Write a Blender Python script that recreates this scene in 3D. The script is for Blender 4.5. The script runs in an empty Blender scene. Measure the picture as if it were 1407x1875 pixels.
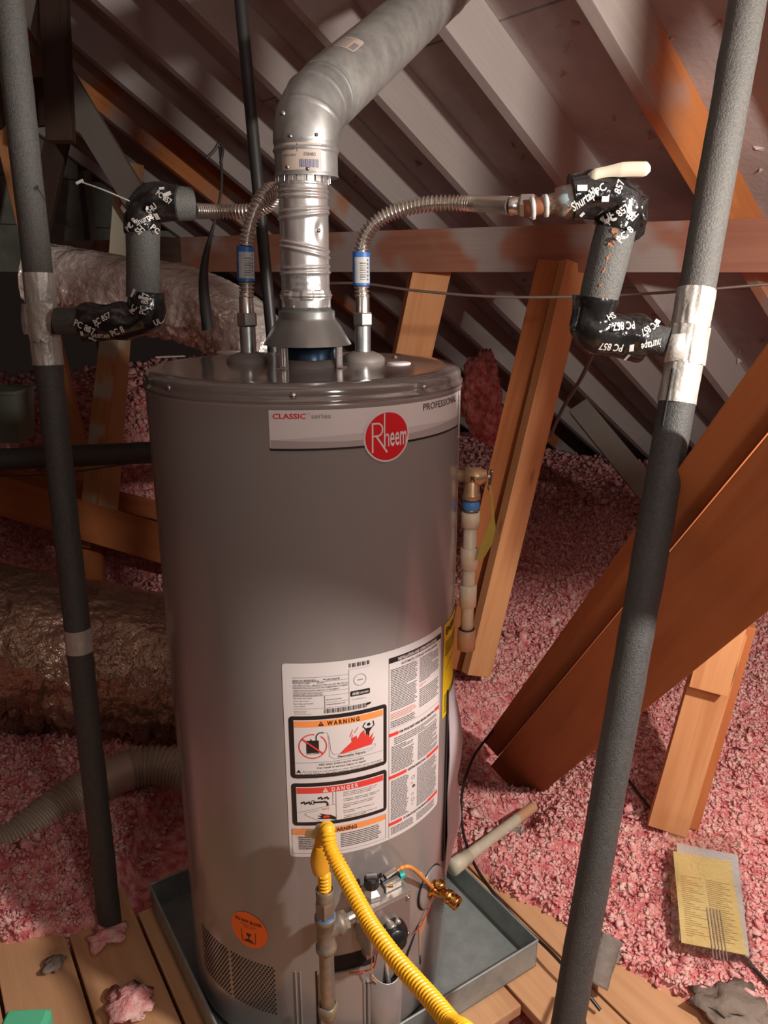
import bpy, bmesh, math, random
from mathutils import Vector, Matrix, noise
from mathutils.geometry import tessellate_polygon
import numpy as np
random.seed(7); rng = np.random.default_rng(7)
C = bpy.context.scene.collection
S = bpy.context.scene
rad = math.radians; sin = math.sin; cos = math.cos; PI = math.pi

# ------------------------------------------------------------------ camera, world, lamps, exposure
CAM_H = 1.32; PITCH = rad(17); FOC = 1409.0
cam = bpy.data.cameras.new('camera'); camo = bpy.data.objects.new('camera', cam); C.objects.link(camo)
camo.location = (0, 0, CAM_H); camo.rotation_euler = (rad(90) - PITCH, 0, 0)
cam.sensor_fit = 'VERTICAL'; cam.sensor_height = 36; cam.lens = FOC / 1875 * 36
cam.clip_start = 0.02; S.camera = camo
W = bpy.data.worlds.new('world'); S.world = W; W.use_nodes = True
W.node_tree.nodes['Background'].inputs[0].default_value = (0.60, 0.40, 0.34, 1)
W.node_tree.nodes['Background'].inputs[1].default_value = 0.015
def lamp(name, loc, power, col, size):
    l = bpy.data.lights.new(name, 'POINT'); l.energy = power; l.color = col; l.shadow_soft_size = size
    o = bpy.data.objects.new(name, l); o.location = loc; C.objects.link(o); return o
lamp('work_lamp', (0.94, 0.40, 1.50), 105, (1.0, 0.93, 0.86), 0.035)
lamp('front_fill', (0.44, -0.05, 1.44), 11.5, (1.0, 0.94, 0.90), 0.05)  # added fill near the camera, lifts the tank front; no visible source
lamp('left_fill', (-1.15, 0.25, 1.75), 2.0, (1.0, 0.86, 0.72), 0.03)  # weak unseen fill added on the left
S.view_settings.view_transform = 'Standard'; S.view_settings.look = 'None'
S.view_settings.exposure = 0.0; S.view_settings.gamma = 1.0; S.view_settings.use_curve_mapping = False

# ------------------------------------------------------------------ placing: a bearing and a distance give a point
cP, sP = cos(PITCH), sin(PITCH)
def ray(px, py):
    X = (px - 703.5) / FOC; d = (py - 937.5) / FOC
    return Vector((X, cP - sP * d, -sP - cP * d))
def at(px, py, y=None, z=None, lam=None):
    r = ray(px, py)
    l = lam if lam is not None else (y / r.y if y is not None else (z - CAM_H) / r.z)
    return Vector((r.x * l, r.y * l, CAM_H + r.z * l))
def V(*a): return Vector(a)

# ------------------------------------------------------------------ materials
def mat(name, col, rough=0.6, metal=0.0, var=None, bump=0.0, bscale=200, coord='Object', spec=0.5, stretch=None, coat=0, nscale=8, bdist=.004):
    m = bpy.data.materials.new(name); m.use_nodes = True; nt = m.node_tree; b = nt.nodes['Principled BSDF']
    b.inputs['Base Color'].default_value = (*col, 1); b.inputs['Roughness'].default_value = rough
    b.inputs['Metallic'].default_value = metal; b.inputs['Specular IOR Level'].default_value = spec
    b.inputs['Coat Weight'].default_value = coat; b.inputs['Coat Roughness'].default_value = 0.15
    tc = nt.nodes.new('ShaderNodeTexCoord'); mp = nt.nodes.new('ShaderNodeMapping')
    nt.links.new(tc.outputs[coord], mp.inputs[0])
    if stretch: mp.inputs['Scale'].default_value = stretch
    if var is not None:
        n = nt.nodes.new('ShaderNodeTexNoise'); n.inputs['Scale'].default_value = nscale; n.inputs['Detail'].default_value = 6
        n.inputs['Roughness'].default_value = 0.65
        nt.links.new(mp.outputs[0], n.inputs['Vector'])
        r = nt.nodes.new('ShaderNodeValToRGB'); r.color_ramp.elements[0].position = 0.36; r.color_ramp.elements[1].position = 0.66
        r.color_ramp.elements[0].color = (*col, 1); r.color_ramp.elements[1].color = (*var, 1)
        nt.links.new(n.outputs[0], r.inputs[0]); nt.links.new(r.outputs[0], b.inputs['Base Color'])
    if bump:
        n = nt.nodes.new('ShaderNodeTexNoise'); n.inputs['Scale'].default_value = bscale; n.inputs['Detail'].default_value = 4
        nt.links.new(mp.outputs[0], n.inputs['Vector'])
        bp = nt.nodes.new('ShaderNodeBump'); bp.inputs['Strength'].default_value = bump; bp.inputs['Distance'].default_value = bdist
        nt.links.new(n.outputs[0], bp.inputs['Height']); nt.links.new(bp.outputs[0], b.inputs['Normal'])
    return m
def wood(name, c1, c2, pale=None, amount=0.0, pscale=1.6, rough=0.65):
    """grain runs along the board's own x axis; pale = overspray / weathering patches"""
    m = bpy.data.materials.new(name); m.use_nodes = True; nt = m.node_tree; N = nt.nodes; L = nt.links; b = N['Principled BSDF']
    b.inputs['Roughness'].default_value = rough; b.inputs['Specular IOR Level'].default_value = 0.3
    tc = N.new('ShaderNodeTexCoord'); oi = N.new('ShaderNodeObjectInfo')
    add = N.new('ShaderNodeVectorMath'); add.operation = 'ADD'; sc = N.new('ShaderNodeVectorMath'); sc.operation = 'SCALE'
    comb = N.new('ShaderNodeCombineXYZ')
    for i in range(3): L.new(oi.outputs['Random'], comb.inputs[i])
    L.new(comb.outputs[0], sc.inputs[0]); sc.inputs['Scale'].default_value = 17.0
    L.new(tc.outputs['Object'], add.inputs[0]); L.new(sc.outputs[0], add.inputs[1])
    mp = N.new('ShaderNodeMapping'); mp.inputs['Scale'].default_value = (0.9, 11, 11); L.new(add.outputs[0], mp.inputs[0])
    n1 = N.new('ShaderNodeTexNoise'); n1.inputs['Scale'].default_value = 1.6; n1.inputs['Detail'].default_value = 3; n1.inputs['Distortion'].default_value = 0.6
    L.new(mp.outputs[0], n1.inputs['Vector'])
    mul = N.new('ShaderNodeMath'); mul.operation = 'MULTIPLY'; mul.inputs[1].default_value = 16
    L.new(n1.outputs[0], mul.inputs[0]); sn = N.new('ShaderNodeMath'); sn.operation = 'SINE'; L.new(mul.outputs[0], sn.inputs[0])
    r = N.new('ShaderNodeMapRange'); r.inputs[1].default_value = -1.4; r.inputs[2].default_value = 1.1; L.new(sn.outputs[0], r.inputs[0])
    mp2 = N.new('ShaderNodeMapping'); mp2.inputs['Scale'].default_value = (3, 90, 90); L.new(add.outputs[0], mp2.inputs[0])
    n2 = N.new('ShaderNodeTexNoise'); n2.inputs['Scale'].default_value = 1.5; n2.inputs['Detail'].default_value = 5; L.new(mp2.outputs[0], n2.inputs['Vector'])
    mx = N.new('ShaderNodeMix'); mx.data_type = 'FLOAT'; mx.inputs[0].default_value = 0.45
    L.new(r.outputs[0], mx.inputs[2]); L.new(n2.outputs[0], mx.inputs[3])
    cr = N.new('ShaderNodeMix'); cr.data_type = 'RGBA'; cr.inputs[6].default_value = (*c1, 1); cr.inputs[7].default_value = (*c2, 1)
    L.new(mx.outputs[0], cr.inputs[0]); out = cr.outputs[2]
    # knots
    vo = N.new('ShaderNodeTexVoronoi'); vo.inputs['Scale'].default_value = 2.6; mp3 = N.new('ShaderNodeMapping'); mp3.inputs['Scale'].default_value = (1, 3, 3)
    L.new(add.outputs[0], mp3.inputs[0]); L.new(mp3.outputs[0], vo.inputs['Vector'])
    kr = N.new('ShaderNodeMapRange'); kr.inputs[1].default_value = 0.05; kr.inputs[2].default_value = 0.11; kr.inputs[3].default_value = 0.75; kr.inputs[4].default_value = 0
    L.new(vo.outputs['Distance'], kr.inputs[0])
    km = N.new('ShaderNodeMix'); km.data_type = 'RGBA'; L.new(kr.outputs[0], km.inputs[0]); L.new(out, km.inputs[6]); km.inputs[7].default_value = (c1[0]*.35, c1[1]*.3, c1[2]*.3, 1)
    out = km.outputs[2]
    if pale:
        pn = N.new('ShaderNodeTexNoise'); pn.inputs['Scale'].default_value = pscale; pn.inputs['Detail'].default_value = 3
        L.new(add.outputs[0], pn.inputs['Vector'])
        pr = N.new('ShaderNodeMapRange'); pr.interpolation_type = 'SMOOTHSTEP'
        pr.inputs[1].default_value = 0.62 - amount * 0.32; pr.inputs[2].default_value = 0.69 - amount * 0.32; pr.inputs[4].default_value = 0.9
        L.new(pn.outputs[0], pr.inputs[0])
        pm = N.new('ShaderNodeMix'); pm.data_type = 'RGBA'; L.new(pr.outputs[0], pm.inputs[0]); L.new(out, pm.inputs[6])
        pg = N.new('ShaderNodeMix'); pg.data_type = 'RGBA'; pg.inputs[6].default_value = (*[c*.78 for c in pale], 1); pg.inputs[7].default_value = (*pale, 1)
        L.new(n2.outputs[0], pg.inputs[0]); L.new(pg.outputs[2], pm.inputs[7]); out = pm.outputs[2]
    L.new(out, b.inputs['Base Color'])
    bp = N.new('ShaderNodeBump'); bp.inputs['Strength'].default_value = 0.25; bp.inputs['Distance'].default_value = 0.002
    L.new(n2.outputs[0], bp.inputs['Height']); L.new(bp.outputs[0], b.inputs['Normal'])
    return m
M_RAFT = wood('weathered_rafter_wood', (0.40, 0.13, 0.045), (0.58, 0.21, 0.075), (0.50, 0.47, 0.45), 0.95, 1.9)
M_RAFTO = wood('half_bare_rafter_wood', (0.46, 0.145, 0.045), (0.66, 0.25, 0.08), (0.46, 0.43, 0.41), 0.50, 1.5)
M_BEAM = wood('stained_beam_wood', (0.27, 0.105, 0.065), (0.38, 0.165, 0.105), (0.40, 0.34, 0.31), 0.50, 2.2)
M_WOOD = wood('fir_board_wood', (0.50, 0.19, 0.07), (0.72, 0.36, 0.16))
M_WOODR = wood('red_fir_board_wood', (0.36, 0.105, 0.034), (0.52, 0.18, 0.06))
M_WOODG = wood('fir_with_pale_patch', (0.42, 0.20, 0.08), (0.58, 0.31, 0.14), (0.55, 0.55, 0.42), 0.30, 3.2)
M_PLANK = wood('floor_plank_wood', (0.47, 0.23, 0.11), (0.64, 0.36, 0.19))
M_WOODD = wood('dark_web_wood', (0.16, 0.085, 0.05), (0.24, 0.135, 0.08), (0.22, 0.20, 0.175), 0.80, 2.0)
M_SHADEW = wood('shade_dark_wood', (0.05, 0.028, 0.02), (0.085, 0.05, 0.036))  # shade painted into the wood colour of the dark boards upper left
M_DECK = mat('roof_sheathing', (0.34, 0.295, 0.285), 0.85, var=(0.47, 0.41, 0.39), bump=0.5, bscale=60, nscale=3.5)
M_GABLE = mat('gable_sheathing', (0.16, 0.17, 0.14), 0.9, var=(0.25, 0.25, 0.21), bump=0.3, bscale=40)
M_NAIL = mat('splintered_sheathing', (0.34, 0.15, 0.09), 0.7, var=(0.62, 0.56, 0.54), nscale=14)
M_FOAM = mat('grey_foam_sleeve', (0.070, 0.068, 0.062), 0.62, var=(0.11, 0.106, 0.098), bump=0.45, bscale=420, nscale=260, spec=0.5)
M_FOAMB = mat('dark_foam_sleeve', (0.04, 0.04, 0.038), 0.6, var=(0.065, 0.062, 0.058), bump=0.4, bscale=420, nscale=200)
M_BTAPE = mat('black_plastic_tape', (0.012, 0.011, 0.011), 0.16, bump=0.6, bscale=45, spec=0.7)
M_BPRINT = mat('white_tape_print', (0.55, 0.52, 0.48), 0.35)
M_STAPE = mat('silver_cloth_tape', (0.42, 0.40, 0.36), 0.42, 0.35, var=(0.52, 0.49, 0.45), bump=0.4, bscale=120, nscale=50)
M_GALV = mat('galvanised_steel', (0.36, 0.37, 0.36), 0.40, 0.75, var=(0.50, 0.50, 0.48), bump=0.08, bscale=40, nscale=45, stretch=(1, 1, .6))
M_GALVB = mat('weathered_galvanised_pipe', (0.30, 0.295, 0.275), 0.48, 0.6, var=(0.44, 0.43, 0.40), nscale=26, bump=0.12, bscale=50)
M_SHINY = mat('bright_vent_metal', (0.78, 0.77, 0.75), 0.27, 0.85, bump=0.15, bscale=28)
M_STEEL = mat('corrugated_stainless', (0.60, 0.54, 0.48), 0.28, 0.85)
M_NUT = mat('nickel_nut', (0.55, 0.52, 0.48), 0.30, 1.0)
M_ZINC = mat('zinc_nipple', (0.50, 0.52, 0.52), 0.32, 0.9, var=(0.62, 0.62, 0.60), nscale=60)
M_JACK = mat('grey_brown_enamel', (0.235, 0.208, 0.198), 0.26, 0.0, spec=0.7, coat=0.55, bump=0.05, bscale=5, stretch=(2.2, 2.2, .25))
M_LID = mat('lid_enamel', (0.165, 0.140, 0.130), 0.11, 0.0, spec=0.7, coat=0.6, bump=0.03, bscale=14)
M_HOOD = mat('draft_hood_metal', (0.31, 0.32, 0.31), 0.36, 0.8)
M_BLUE = mat('heat_blued_steel', (0.03, 0.06, 0.11), 0.3, 0.8, var=(0.06, 0.10, 0.15))
M_GASK = mat('grey_rubber_gasket', (0.17, 0.145, 0.13), 0.55)
M_WHITE = mat('white_label_paper', (0.66, 0.61, 0.60), 0.35)
M_LGREY = mat('light_grey_label', (0.54, 0.49, 0.48), 0.35); M_MGREY = mat('mid_grey_label', (0.38, 0.33, 0.32), 0.35)
M_INK = mat('black_ink', (0.016, 0.012, 0.012), 0.4); M_TXT = mat('grey_black_ink', (0.09, 0.075, 0.07), 0.45)
M_GINK = mat('grey_ink', (0.30, 0.26, 0.25), 0.45)
M_RED = mat('red_ink', (0.62, 0.015, 0.022), 0.35); M_RED2 = mat('warning_red_ink', (0.70, 0.05, 0.04), 0.35); M_PINK = mat('faded_red_ink', (0.62, 0.22, 0.17), 0.45)
M_ORG = mat('orange_ink', (0.86, 0.28, 0.075), 0.35); M_STK = mat('orange_sticker', (0.95, 0.16, 0.012), 0.35)
M_YEL = mat('yellow_label', (0.72, 0.46, 0.012), 0.35)
M_HOSE = mat('yellow_plastic_hose', (0.90, 0.46, 0.018), 0.32, spec=0.5)
M_HOSED = mat('amber_hose_end', (0.70, 0.33, 0.02), 0.4)
M_IRON = mat('stained_galvanised_iron', (0.20, 0.185, 0.165), 0.5, 0.5, var=(0.34, 0.26, 0.18), nscale=38, bump=0.3, bscale=90)
M_BTEF = mat('blue_thread_seal', (0.08, 0.26, 0.62), 0.45)
M_ALU = mat('cast_aluminium', (0.42, 0.385, 0.36), 0.38, 0.7, bump=0.1, bscale=120)
M_ALUF = mat('valve_face_plate', (0.34, 0.29, 0.265), 0.30, 0.6)
M_BLK = mat('black_plastic', (0.012, 0.012, 0.012), 0.25); M_VOID = mat('dark_opening', (0.006, 0.005, 0.005), 0.8)
M_BRASS = mat('brass', (0.62, 0.34, 0.10), 0.25, 1.0); M_BRONZE = mat('dull_bronze', (0.52, 0.33, 0.18), 0.36, 0.5)
M_CPVC = mat('cream_plastic_pipe', (0.80, 0.70, 0.57), 0.4, var=(0.76, 0.60, 0.40), nscale=20)
M_PVC = mat('dusty_white_pipe', (0.60, 0.54, 0.42), 0.5, var=(0.50, 0.43, 0.31), nscale=25)
M_PEACH = mat('tan_plastic_coupling', (0.60, 0.33, 0.19), 0.45)
M_BLUEL = mat('blue_tag_paper', (0.03, 0.13, 0.42), 0.45); M_TAG = mat('grey_tag_paper', (0.50, 0.49, 0.46), 0.5, var=(0.36, 0.36, 0.36), nscale=60)
M_BEIGE = mat('beige_sticker', (0.50, 0.40, 0.32), 0.5, var=(0.42, 0.35, 0.32), nscale=40)
M_FOIL = mat('crinkled_foil', (0.74, 0.66, 0.60), 0.22, 0.50, bump=0.75, bscale=24, bdist=.025)
M_FOILD = mat('crinkled_brown_foil', (0.50, 0.36, 0.26), 0.24, 0.7, var=(0.36, 0.22, 0.17), bump=0.8, bscale=20, bdist=.03)
M_FLEXD = mat('grey_ribbed_duct', (0.44, 0.37, 0.29), 0.42, 0.3, var=(0.52, 0.45, 0.36))
M_CABLE = mat('black_cable', (0.025, 0.018, 0.016), 0.4); M_BROWNC = mat('brown_cable', (0.11, 0.075, 0.06), 0.5)
M_CREAM = mat('cream_handle', (0.62, 0.55, 0.42), 0.4); M_VERD = mat('corroded_fitting', (0.22, 0.32, 0.34), 0.6, 0.3, var=(0.36, 0.17, 0.08), nscale=60)
M_PAPERY = mat('yellow_paper', (0.72, 0.55, 0.22), 0.6); M_PAPERW = mat('white_paper', (0.58, 0.56, 0.54), 0.6); M_PAPERI = mat('faint_paper_ink', (0.42, 0.29, 0.11), 0.6)
M_TEAL = mat('teal_plastic', (0.10, 0.46, 0.27), 0.4); M_TEALC = mat('teal_cap', (0.01, 0.38, 0.34), 0.35)
M_BOX = mat('green_grey_metal', (0.15, 0.18, 0.14), 0.5, 0.3); M_STRAP = mat('black_webbing_strap', (0.02, 0.02, 0.018), 0.5)
M_RAG = mat('dusty_grey_fluff', (0.20, 0.155, 0.125), 0.95, var=(0.28, 0.22, 0.18), bump=1, bscale=60)
M_PAN = mat('galvanised_pan', (0.27, 0.30, 0.29), 0.42, 0.35, var=(0.36, 0.39, 0.375), nscale=22, bump=0.06, bscale=60)
M_LILAC = mat('plastic_document_sleeve', (0.46, 0.40, 0.42), 0.3)
M_ORW = mat('orange_wire', (0.72, 0.28, 0.06), 0.45); M_REDW = mat('red_wire', (0.50, 0.06, 0.03), 0.4)
M_TANF = mat('tan_insulation_strip', (0.42, 0.22, 0.11), 0.8)
M_DRY = mat('ceiling_board_below', (0.10, 0.045, 0.03), 0.9)
def insul(name, c1, c2, c3):
    m = bpy.data.materials.new(name); m.use_nodes = True; nt = m.node_tree; N = nt.nodes; L = nt.links; b = N['Principled BSDF']
    b.inputs['Roughness'].default_value = 0.95; b.inputs['Specular IOR Level'].default_value = 0.1
    tc = N.new('ShaderNodeTexCoord')
    n = N.new('ShaderNodeTexNoise'); n.inputs['Scale'].default_value = 42; n.inputs['Detail'].default_value = 3; L.new(tc.outputs['Object'], n.inputs[0])
    r = N.new('ShaderNodeValToRGB'); e = r.color_ramp.elements; e[0].position = 0.36; e[0].color = (*c1, 1); e[1].position = 0.64; e[1].color = (*c3, 1)
    k = r.color_ramp.elements.new(0.50); k.color = (*c2, 1)
    L.new(n.outputs[0], r.inputs[0]); L.new(r.outputs[0], b.inputs['Base Color'])
    n2 = N.new('ShaderNodeTexNoise'); n2.inputs['Scale'].default_value = 160; n2.inputs['Detail'].default_value = 3; L.new(tc.outputs['Object'], n2.inputs[0])
    bp = N.new('ShaderNodeBump'); bp.inputs['Strength'].default_value = 0.8; bp.inputs['Distance'].default_value = 0.006
    L.new(n2.outputs[0], bp.inputs['Height']); L.new(bp.outputs[0], b.inputs['Normal'])
    return m
M_INS = insul('pink_blown_insulation', (0.55, 0.13, 0.14), (0.74, 0.27, 0.26), (0.84, 0.44, 0.39))
M_TUFT = insul('pink_insulation_tufts', (0.74, 0.27, 0.275), (0.84, 0.42, 0.40), (0.88, 0.56, 0.50))
def clear(name):
    m = bpy.data.materials.new(name); m.use_nodes = True; nt = m.node_tree; N = nt.nodes; L = nt.links
    out = N['Material Output']; N.remove(N['Principled BSDF'])
    t = N.new('ShaderNodeBsdfTransparent'); g = N.new('ShaderNodeBsdfGlossy'); g.inputs['Roughness'].default_value = 0.12
    mx = N.new('ShaderNodeMixShader'); fr = N.new('ShaderNodeLayerWeight'); fr.inputs[0].default_value = 0.22
    n = N.new('ShaderNodeTexNoise'); n.inputs['Scale'].default_value = 14; bp = N.new('ShaderNodeBump'); bp.inputs['Strength'].default_value = 0.5; bp.inputs['Distance'].default_value = 0.008
    L.new(n.outputs[0], bp.inputs['Height']); L.new(bp.outputs[0], g.inputs['Normal']); L.new(bp.outputs[0], fr.inputs['Normal'])
    L.new(fr.outputs['Facing'], mx.inputs[0]); L.new(t.outputs[0], mx.inputs[1]); L.new(g.outputs[0], mx.inputs[2]); L.new(mx.outputs[0], out.inputs[0])
    return m
M_BAG = clear('clear_plastic_bag')

# ------------------------------------------------------------------ mesh collecting
class MB:
    def __init__(s): s.v = []; s.f = []; s.sm = []
    def add(s, vs, fs, smooth=True):
        o = len(s.v); s.v += [tuple(v) for v in vs]; s.f += [tuple(i + o for i in f) for f in fs]; s.sm += [smooth] * len(fs); return s
    def box(s, c, size, R=None, ch=0.0):
        R = R or Matrix.Identity(3); hx, hy, hz = [q / 2 for q in size]
        if ch:
            bm = bmesh.new(); bmesh.ops.create_cube(bm, size=1)
            for v in bm.verts: v.co = Vector((v.co.x * size[0], v.co.y * size[1], v.co.z * size[2]))
            bmesh.ops.bevel(bm, geom=list(bm.edges), offset=ch, segments=2, affect='EDGES', profile=0.6)
            bm.verts.index_update()
            s.add([Vector(c) + R @ v.co for v in bm.verts], [[v.index for v in f.verts] for f in bm.faces], False); bm.free(); return s
        vs = [Vector(c) + R @ V(x * hx, y * hy, z * hz) for x in (-1, 1) for y in (-1, 1) for z in (-1, 1)]
        return s.add(vs, [(0, 1, 3, 2), (4, 6, 7, 5), (0, 4, 5, 1), (2, 3, 7, 6), (0, 2, 6, 4), (1, 5, 7, 3)], False)
    def tube(s, path, r, seg=24, caps=True, disp=None):
        """path: list of Vectors; r: number or list or function(i)"""
        n = len(path); rr = [r] * n if isinstance(r, (int, float)) else list(r)
        T = [((path[min(i + 1, n - 1)] - path[max(i - 1, 0)]).normalized()) for i in range(n)]
        ref = V(0, 0, 1) if abs(T[0].z) < 0.9 else V(0, -1, 0)
        X = (ref - T[0] * ref.dot(T[0])).normalized(); vs = []
        for i in range(n):
            X = (X - T[i] * X.dot(T[i])).normalized(); Y = T[i].cross(X)
            for j in range(seg):
                a = 2 * PI * j / seg; d = X * cos(a) + Y * sin(a); q = rr[i]
                if disp: q += disp(path[i] + d * q, i, a)
                vs.append(path[i] + d * q)
        fs = [(i * seg + j, i * seg + (j + 1) % seg, (i + 1) * seg + (j + 1) % seg, (i + 1) * seg + j) for i in range(n - 1) for j in range(seg)]
        s.add(vs, fs, True)
        if caps:
            s.add(vs[:seg], [tuple(range(seg))[::-1]], False); s.add(vs[-seg:], [tuple(range(seg))], False)
        return s
    def lathe(s, O, A, prof, seg=48, ref=None, smooth=True, wob=None):
        """prof: (radius, height) pairs around axis A through O"""
        A = A.normalized(); ref = ref or (V(0, -1, 0) if abs(A.y) < 0.9 else V(0, 0, 1)); X = (ref - A * ref.dot(A)).normalized(); Y = A.cross(X)
        vs = []
        for i, (r, h) in enumerate(prof):
            for j in range(seg):
                a = 2 * PI * j / seg; q = r + (wob(a, h) if wob else 0)
                vs.append(O + A * h + (X * cos(a) + Y * sin(a)) * q)
        n = len(prof)
        fs = [(i * seg + j, i * seg + (j + 1) % seg, (i + 1) * seg + (j + 1) % seg, (i + 1) * seg + j) for i in range(n - 1) for j in range(seg)]
        return s.add(vs, fs, smooth)
    def rod(s, a, b, r, seg=16, r2=None):
        return s.tube([Vector(a), Vector(b)], [r, r if r2 is None else r2], seg)
    def hexnut(s, O, A, r, h): 
        return s.lathe(O, A, [(0, 0), (r * .92, 0), (r, h * .12), (r, h * .88), (r * .92, h), (0, h)], 6, smooth=False)
    def build(s, name, m, parent=None, origin=None, label=None, kind=None, matrix=None):
        me = bpy.data.meshes.new(name)
        if parent is not None and origin is None: origin = parent.get('_o')
        if origin is None and matrix is None:
            a = np.array(s.v); lo, hi = a.min(0), a.max(0); origin = ((lo[0] + hi[0]) / 2, (lo[1] + hi[1]) / 2, lo[2])
        if matrix is None:
            ox = Vector(origin); vs = [(v[0] - ox.x, v[1] - ox.y, v[2] - ox.z) for v in s.v]
        else: vs = s.v
        me.from_pydata(vs, [], s.f); me.polygons.foreach_set('use_smooth', s.sm); me.materials.append(m); me.validate(); me.update()
        o = bpy.data.objects.new(name, me); C.objects.link(o)
        if matrix is not None:
            if parent is not None:
                o.parent = parent; o.matrix_local = Matrix.Translation(-Vector(parent['_o'])) @ matrix
            else: o.matrix_world = matrix
        elif parent is not None: o.parent = parent; o['_o'] = tuple(origin)
        else: o.location = ox; o['_o'] = tuple(origin)
        if label: o['label'] = label
        if kind: o['kind'] = kind
        return o
def empty(name, loc, label=None, cat=None, group=None, kind=None):
    o = bpy.data.objects.new(name, None); C.objects.link(o); o.location = loc; o['_o'] = tuple(loc); o.empty_display_size = .05
    return tag(o, label, cat, group, kind)
def tag(o, label=None, cat=None, group=None, kind=None):
    for k, v in (('label', label), ('category', cat), ('group', group), ('kind', kind)):
        if v: o[k] = v
    return o
def bez(pts, n=12):
    """Catmull-Rom through points"""
    P = [pts[0] * 2 - pts[1]] + list(pts) + [pts[-1] * 2 - pts[-2]]; out = []
    for i in range(1, len(P) - 2):
        for k in range(n):
            t = k / n; a, b, c, d = P[i - 1:i + 3]
            out.append(0.5 * ((2 * b) + (c - a) * t + (2 * a - 5 * b + 4 * c - d) * t * t + (3 * b - a - 3 * c + d) * t ** 3))
    out.append(P[-2].copy()); return out
def resample(path, step):
    L = [0]
    for a, b in zip(path, path[1:]): L.append(L[-1] + (b - a).length)
    n = max(2, int(L[-1] / step)); out = []; j = 0
    for i in range(n + 1):
        s_ = L[-1] * i / n
        while j < len(L) - 2 and L[j + 1] < s_: j += 1
        t = (s_ - L[j]) / max(1e-9, L[j + 1] - L[j]); out.append(path[j].lerp(path[j + 1], min(1, t)))
    return out
def corrug(path, r, pitch, amp, per=6, seg=28):
    p = resample(path, pitch / per); m = MB()
    return m.tube(p, [r + amp * sin(2 * PI * i / per) for i in range(len(p))], seg)
def nz(p, s, k=0): return noise.noise(Vector(p) * s + V(k, k * 1.7, -k))
def frame(A, B, side):
    """x along A->B, z close to 'side'"""
    x = (B - A).normalized(); z = (side - x * side.dot(x)).normalized(); y = z.cross(x)
    return Matrix((x, y, z)).transposed()
def board(name, A, B, w, t, side, m, parent=None, ch=0.002, notch=None):
    """plank from A to B, w across, t thick along side"""
    R = frame(A, B, side); L_ = (B - A).length
    mb = MB(); mb.box((0, 0, 0), (L_, w, t), None, ch)
    return mb.build(name, m, parent, matrix=Matrix.Translation((A + B) / 2) @ R.to_4x4())

# ------------------------------------------------------------------ printing on cylinders
class Cyl:
    def __init__(s, O, A, X, r): s.O = Vector(O); s.A = Vector(A).normalized(); X = Vector(X); s.X = (X - s.A * X.dot(s.A)).normalized(); s.Y = s.A.cross(s.X); s.r = r
    def pt(s, deg, v, off=0.0):
        a = rad(deg); return s.O + s.A * v + (s.X * cos(a) + s.Y * sin(a)) * (s.r + off)
class Flat:
    def __init__(s, O, U, Vv): s.O = Vector(O); s.U = Vector(U).normalized(); s.V = Vector(Vv).normalized(); s.N = s.U.cross(s.V)
    def pt(s, u, v, off=0.0): return s.O + s.U * u + s.V * v + s.N * off
_txt = {}
def textmesh(t, bold=0.0):
    k = (t, bold)
    if k not in _txt:
        cu = bpy.data.curves.new('t', 'FONT'); cu.body = t; cu.size = 1; cu.offset = bold; cu.resolution_u = 2
        o = bpy.data.objects.new('t', cu); C.objects.link(o)
        bpy.context.view_layer.update()
        me = bpy.data.meshes.new_from_object(o.evaluated_get(bpy.context.evaluated_depsgraph_get()))
        vs = [v.co.copy() for v in me.vertices]; fs = [tuple(p.vertices) for p in me.polygons]
        bpy.data.objects.remove(o); bpy.data.curves.remove(cu); bpy.data.meshes.remove(me)
        x0 = min(v.x for v in vs); x1 = max(v.x for v in vs)
        _txt[k] = ([((v.x - x0) / (x1 - x0), v.y) for v in vs], fs, (x1 - x0))
    return _txt[k]
def ptext(mb, surf, t, u0, u1, v, h, off, bold=0.0, slant=0.0):
    vs, fs, w = textmesh(t, bold)
    mb.add([surf.pt(u0 + (u1 - u0) * x + slant * y, v + y / 0.72 * h, off) for x, y in vs], fs, False)
def prect(mb, surf, u0, u1, v0, v1, off, du=1.5, rnd=0.0, rv=None):
    n = max(1, int(abs(u1 - u0) / du)); us = [u0 + (u1 - u0) * i / n for i in range(n + 1)]
    if rnd:
        us = sorted(set([u0 + rnd * k for k in (0, .15, .4, .7, 1)] + [u1 - rnd * k for k in (0, .15, .4, .7, 1)] + [u for u in us if u0 + rnd < u < u1 - rnd]))
    vs = []
    for u in us:
        c = 0
        if rnd:
            e = min(u - u0, u1 - u)
            if e < rnd: c = rv * (1 - math.sqrt(max(0, 1 - (1 - e / rnd) ** 2)))
        vs += [surf.pt(u, v0 + c, off), surf.pt(u, v1 - c, off)]
    mb.add(vs, [(2 * i, 2 * i + 2, 2 * i + 3, 2 * i + 1) for i in range(len(us) - 1)], False)
def ppoly(mb, surf, pts, off, du=1.5):
    lo = min(p[0] for p in pts); hi = max(p[0] for p in pts); n = max(1, int(math.ceil((hi - lo) / du)))
    def clip(P, x, keep_right):
        out = []
        for (a, b) in zip(P, P[1:] + P[:1]):
            ia = (a[0] >= x) == keep_right or a[0] == x; ib = (b[0] >= x) == keep_right or b[0] == x
            if ia: out.append(a)
            if ia != ib and a[0] != b[0]:
                t = (x - a[0]) / (b[0] - a[0]); out.append((x, a[1] + t * (b[1] - a[1])))
        return out
    for i in range(n):
        q = list(pts)
        if i > 0: q = clip(q, lo + (hi - lo) * i / n, True)
        if i < n - 1: q = clip(q, lo + (hi - lo) * (i + 1) / n, False)
        if len(q) < 3: continue
        tri = tessellate_polygon([[V(p[0], p[1] * 100, 0) for p in q]])
        mb.add([surf.pt(p[0], p[1], off) for p in q], [tuple(t) for t in tri], False)
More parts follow.
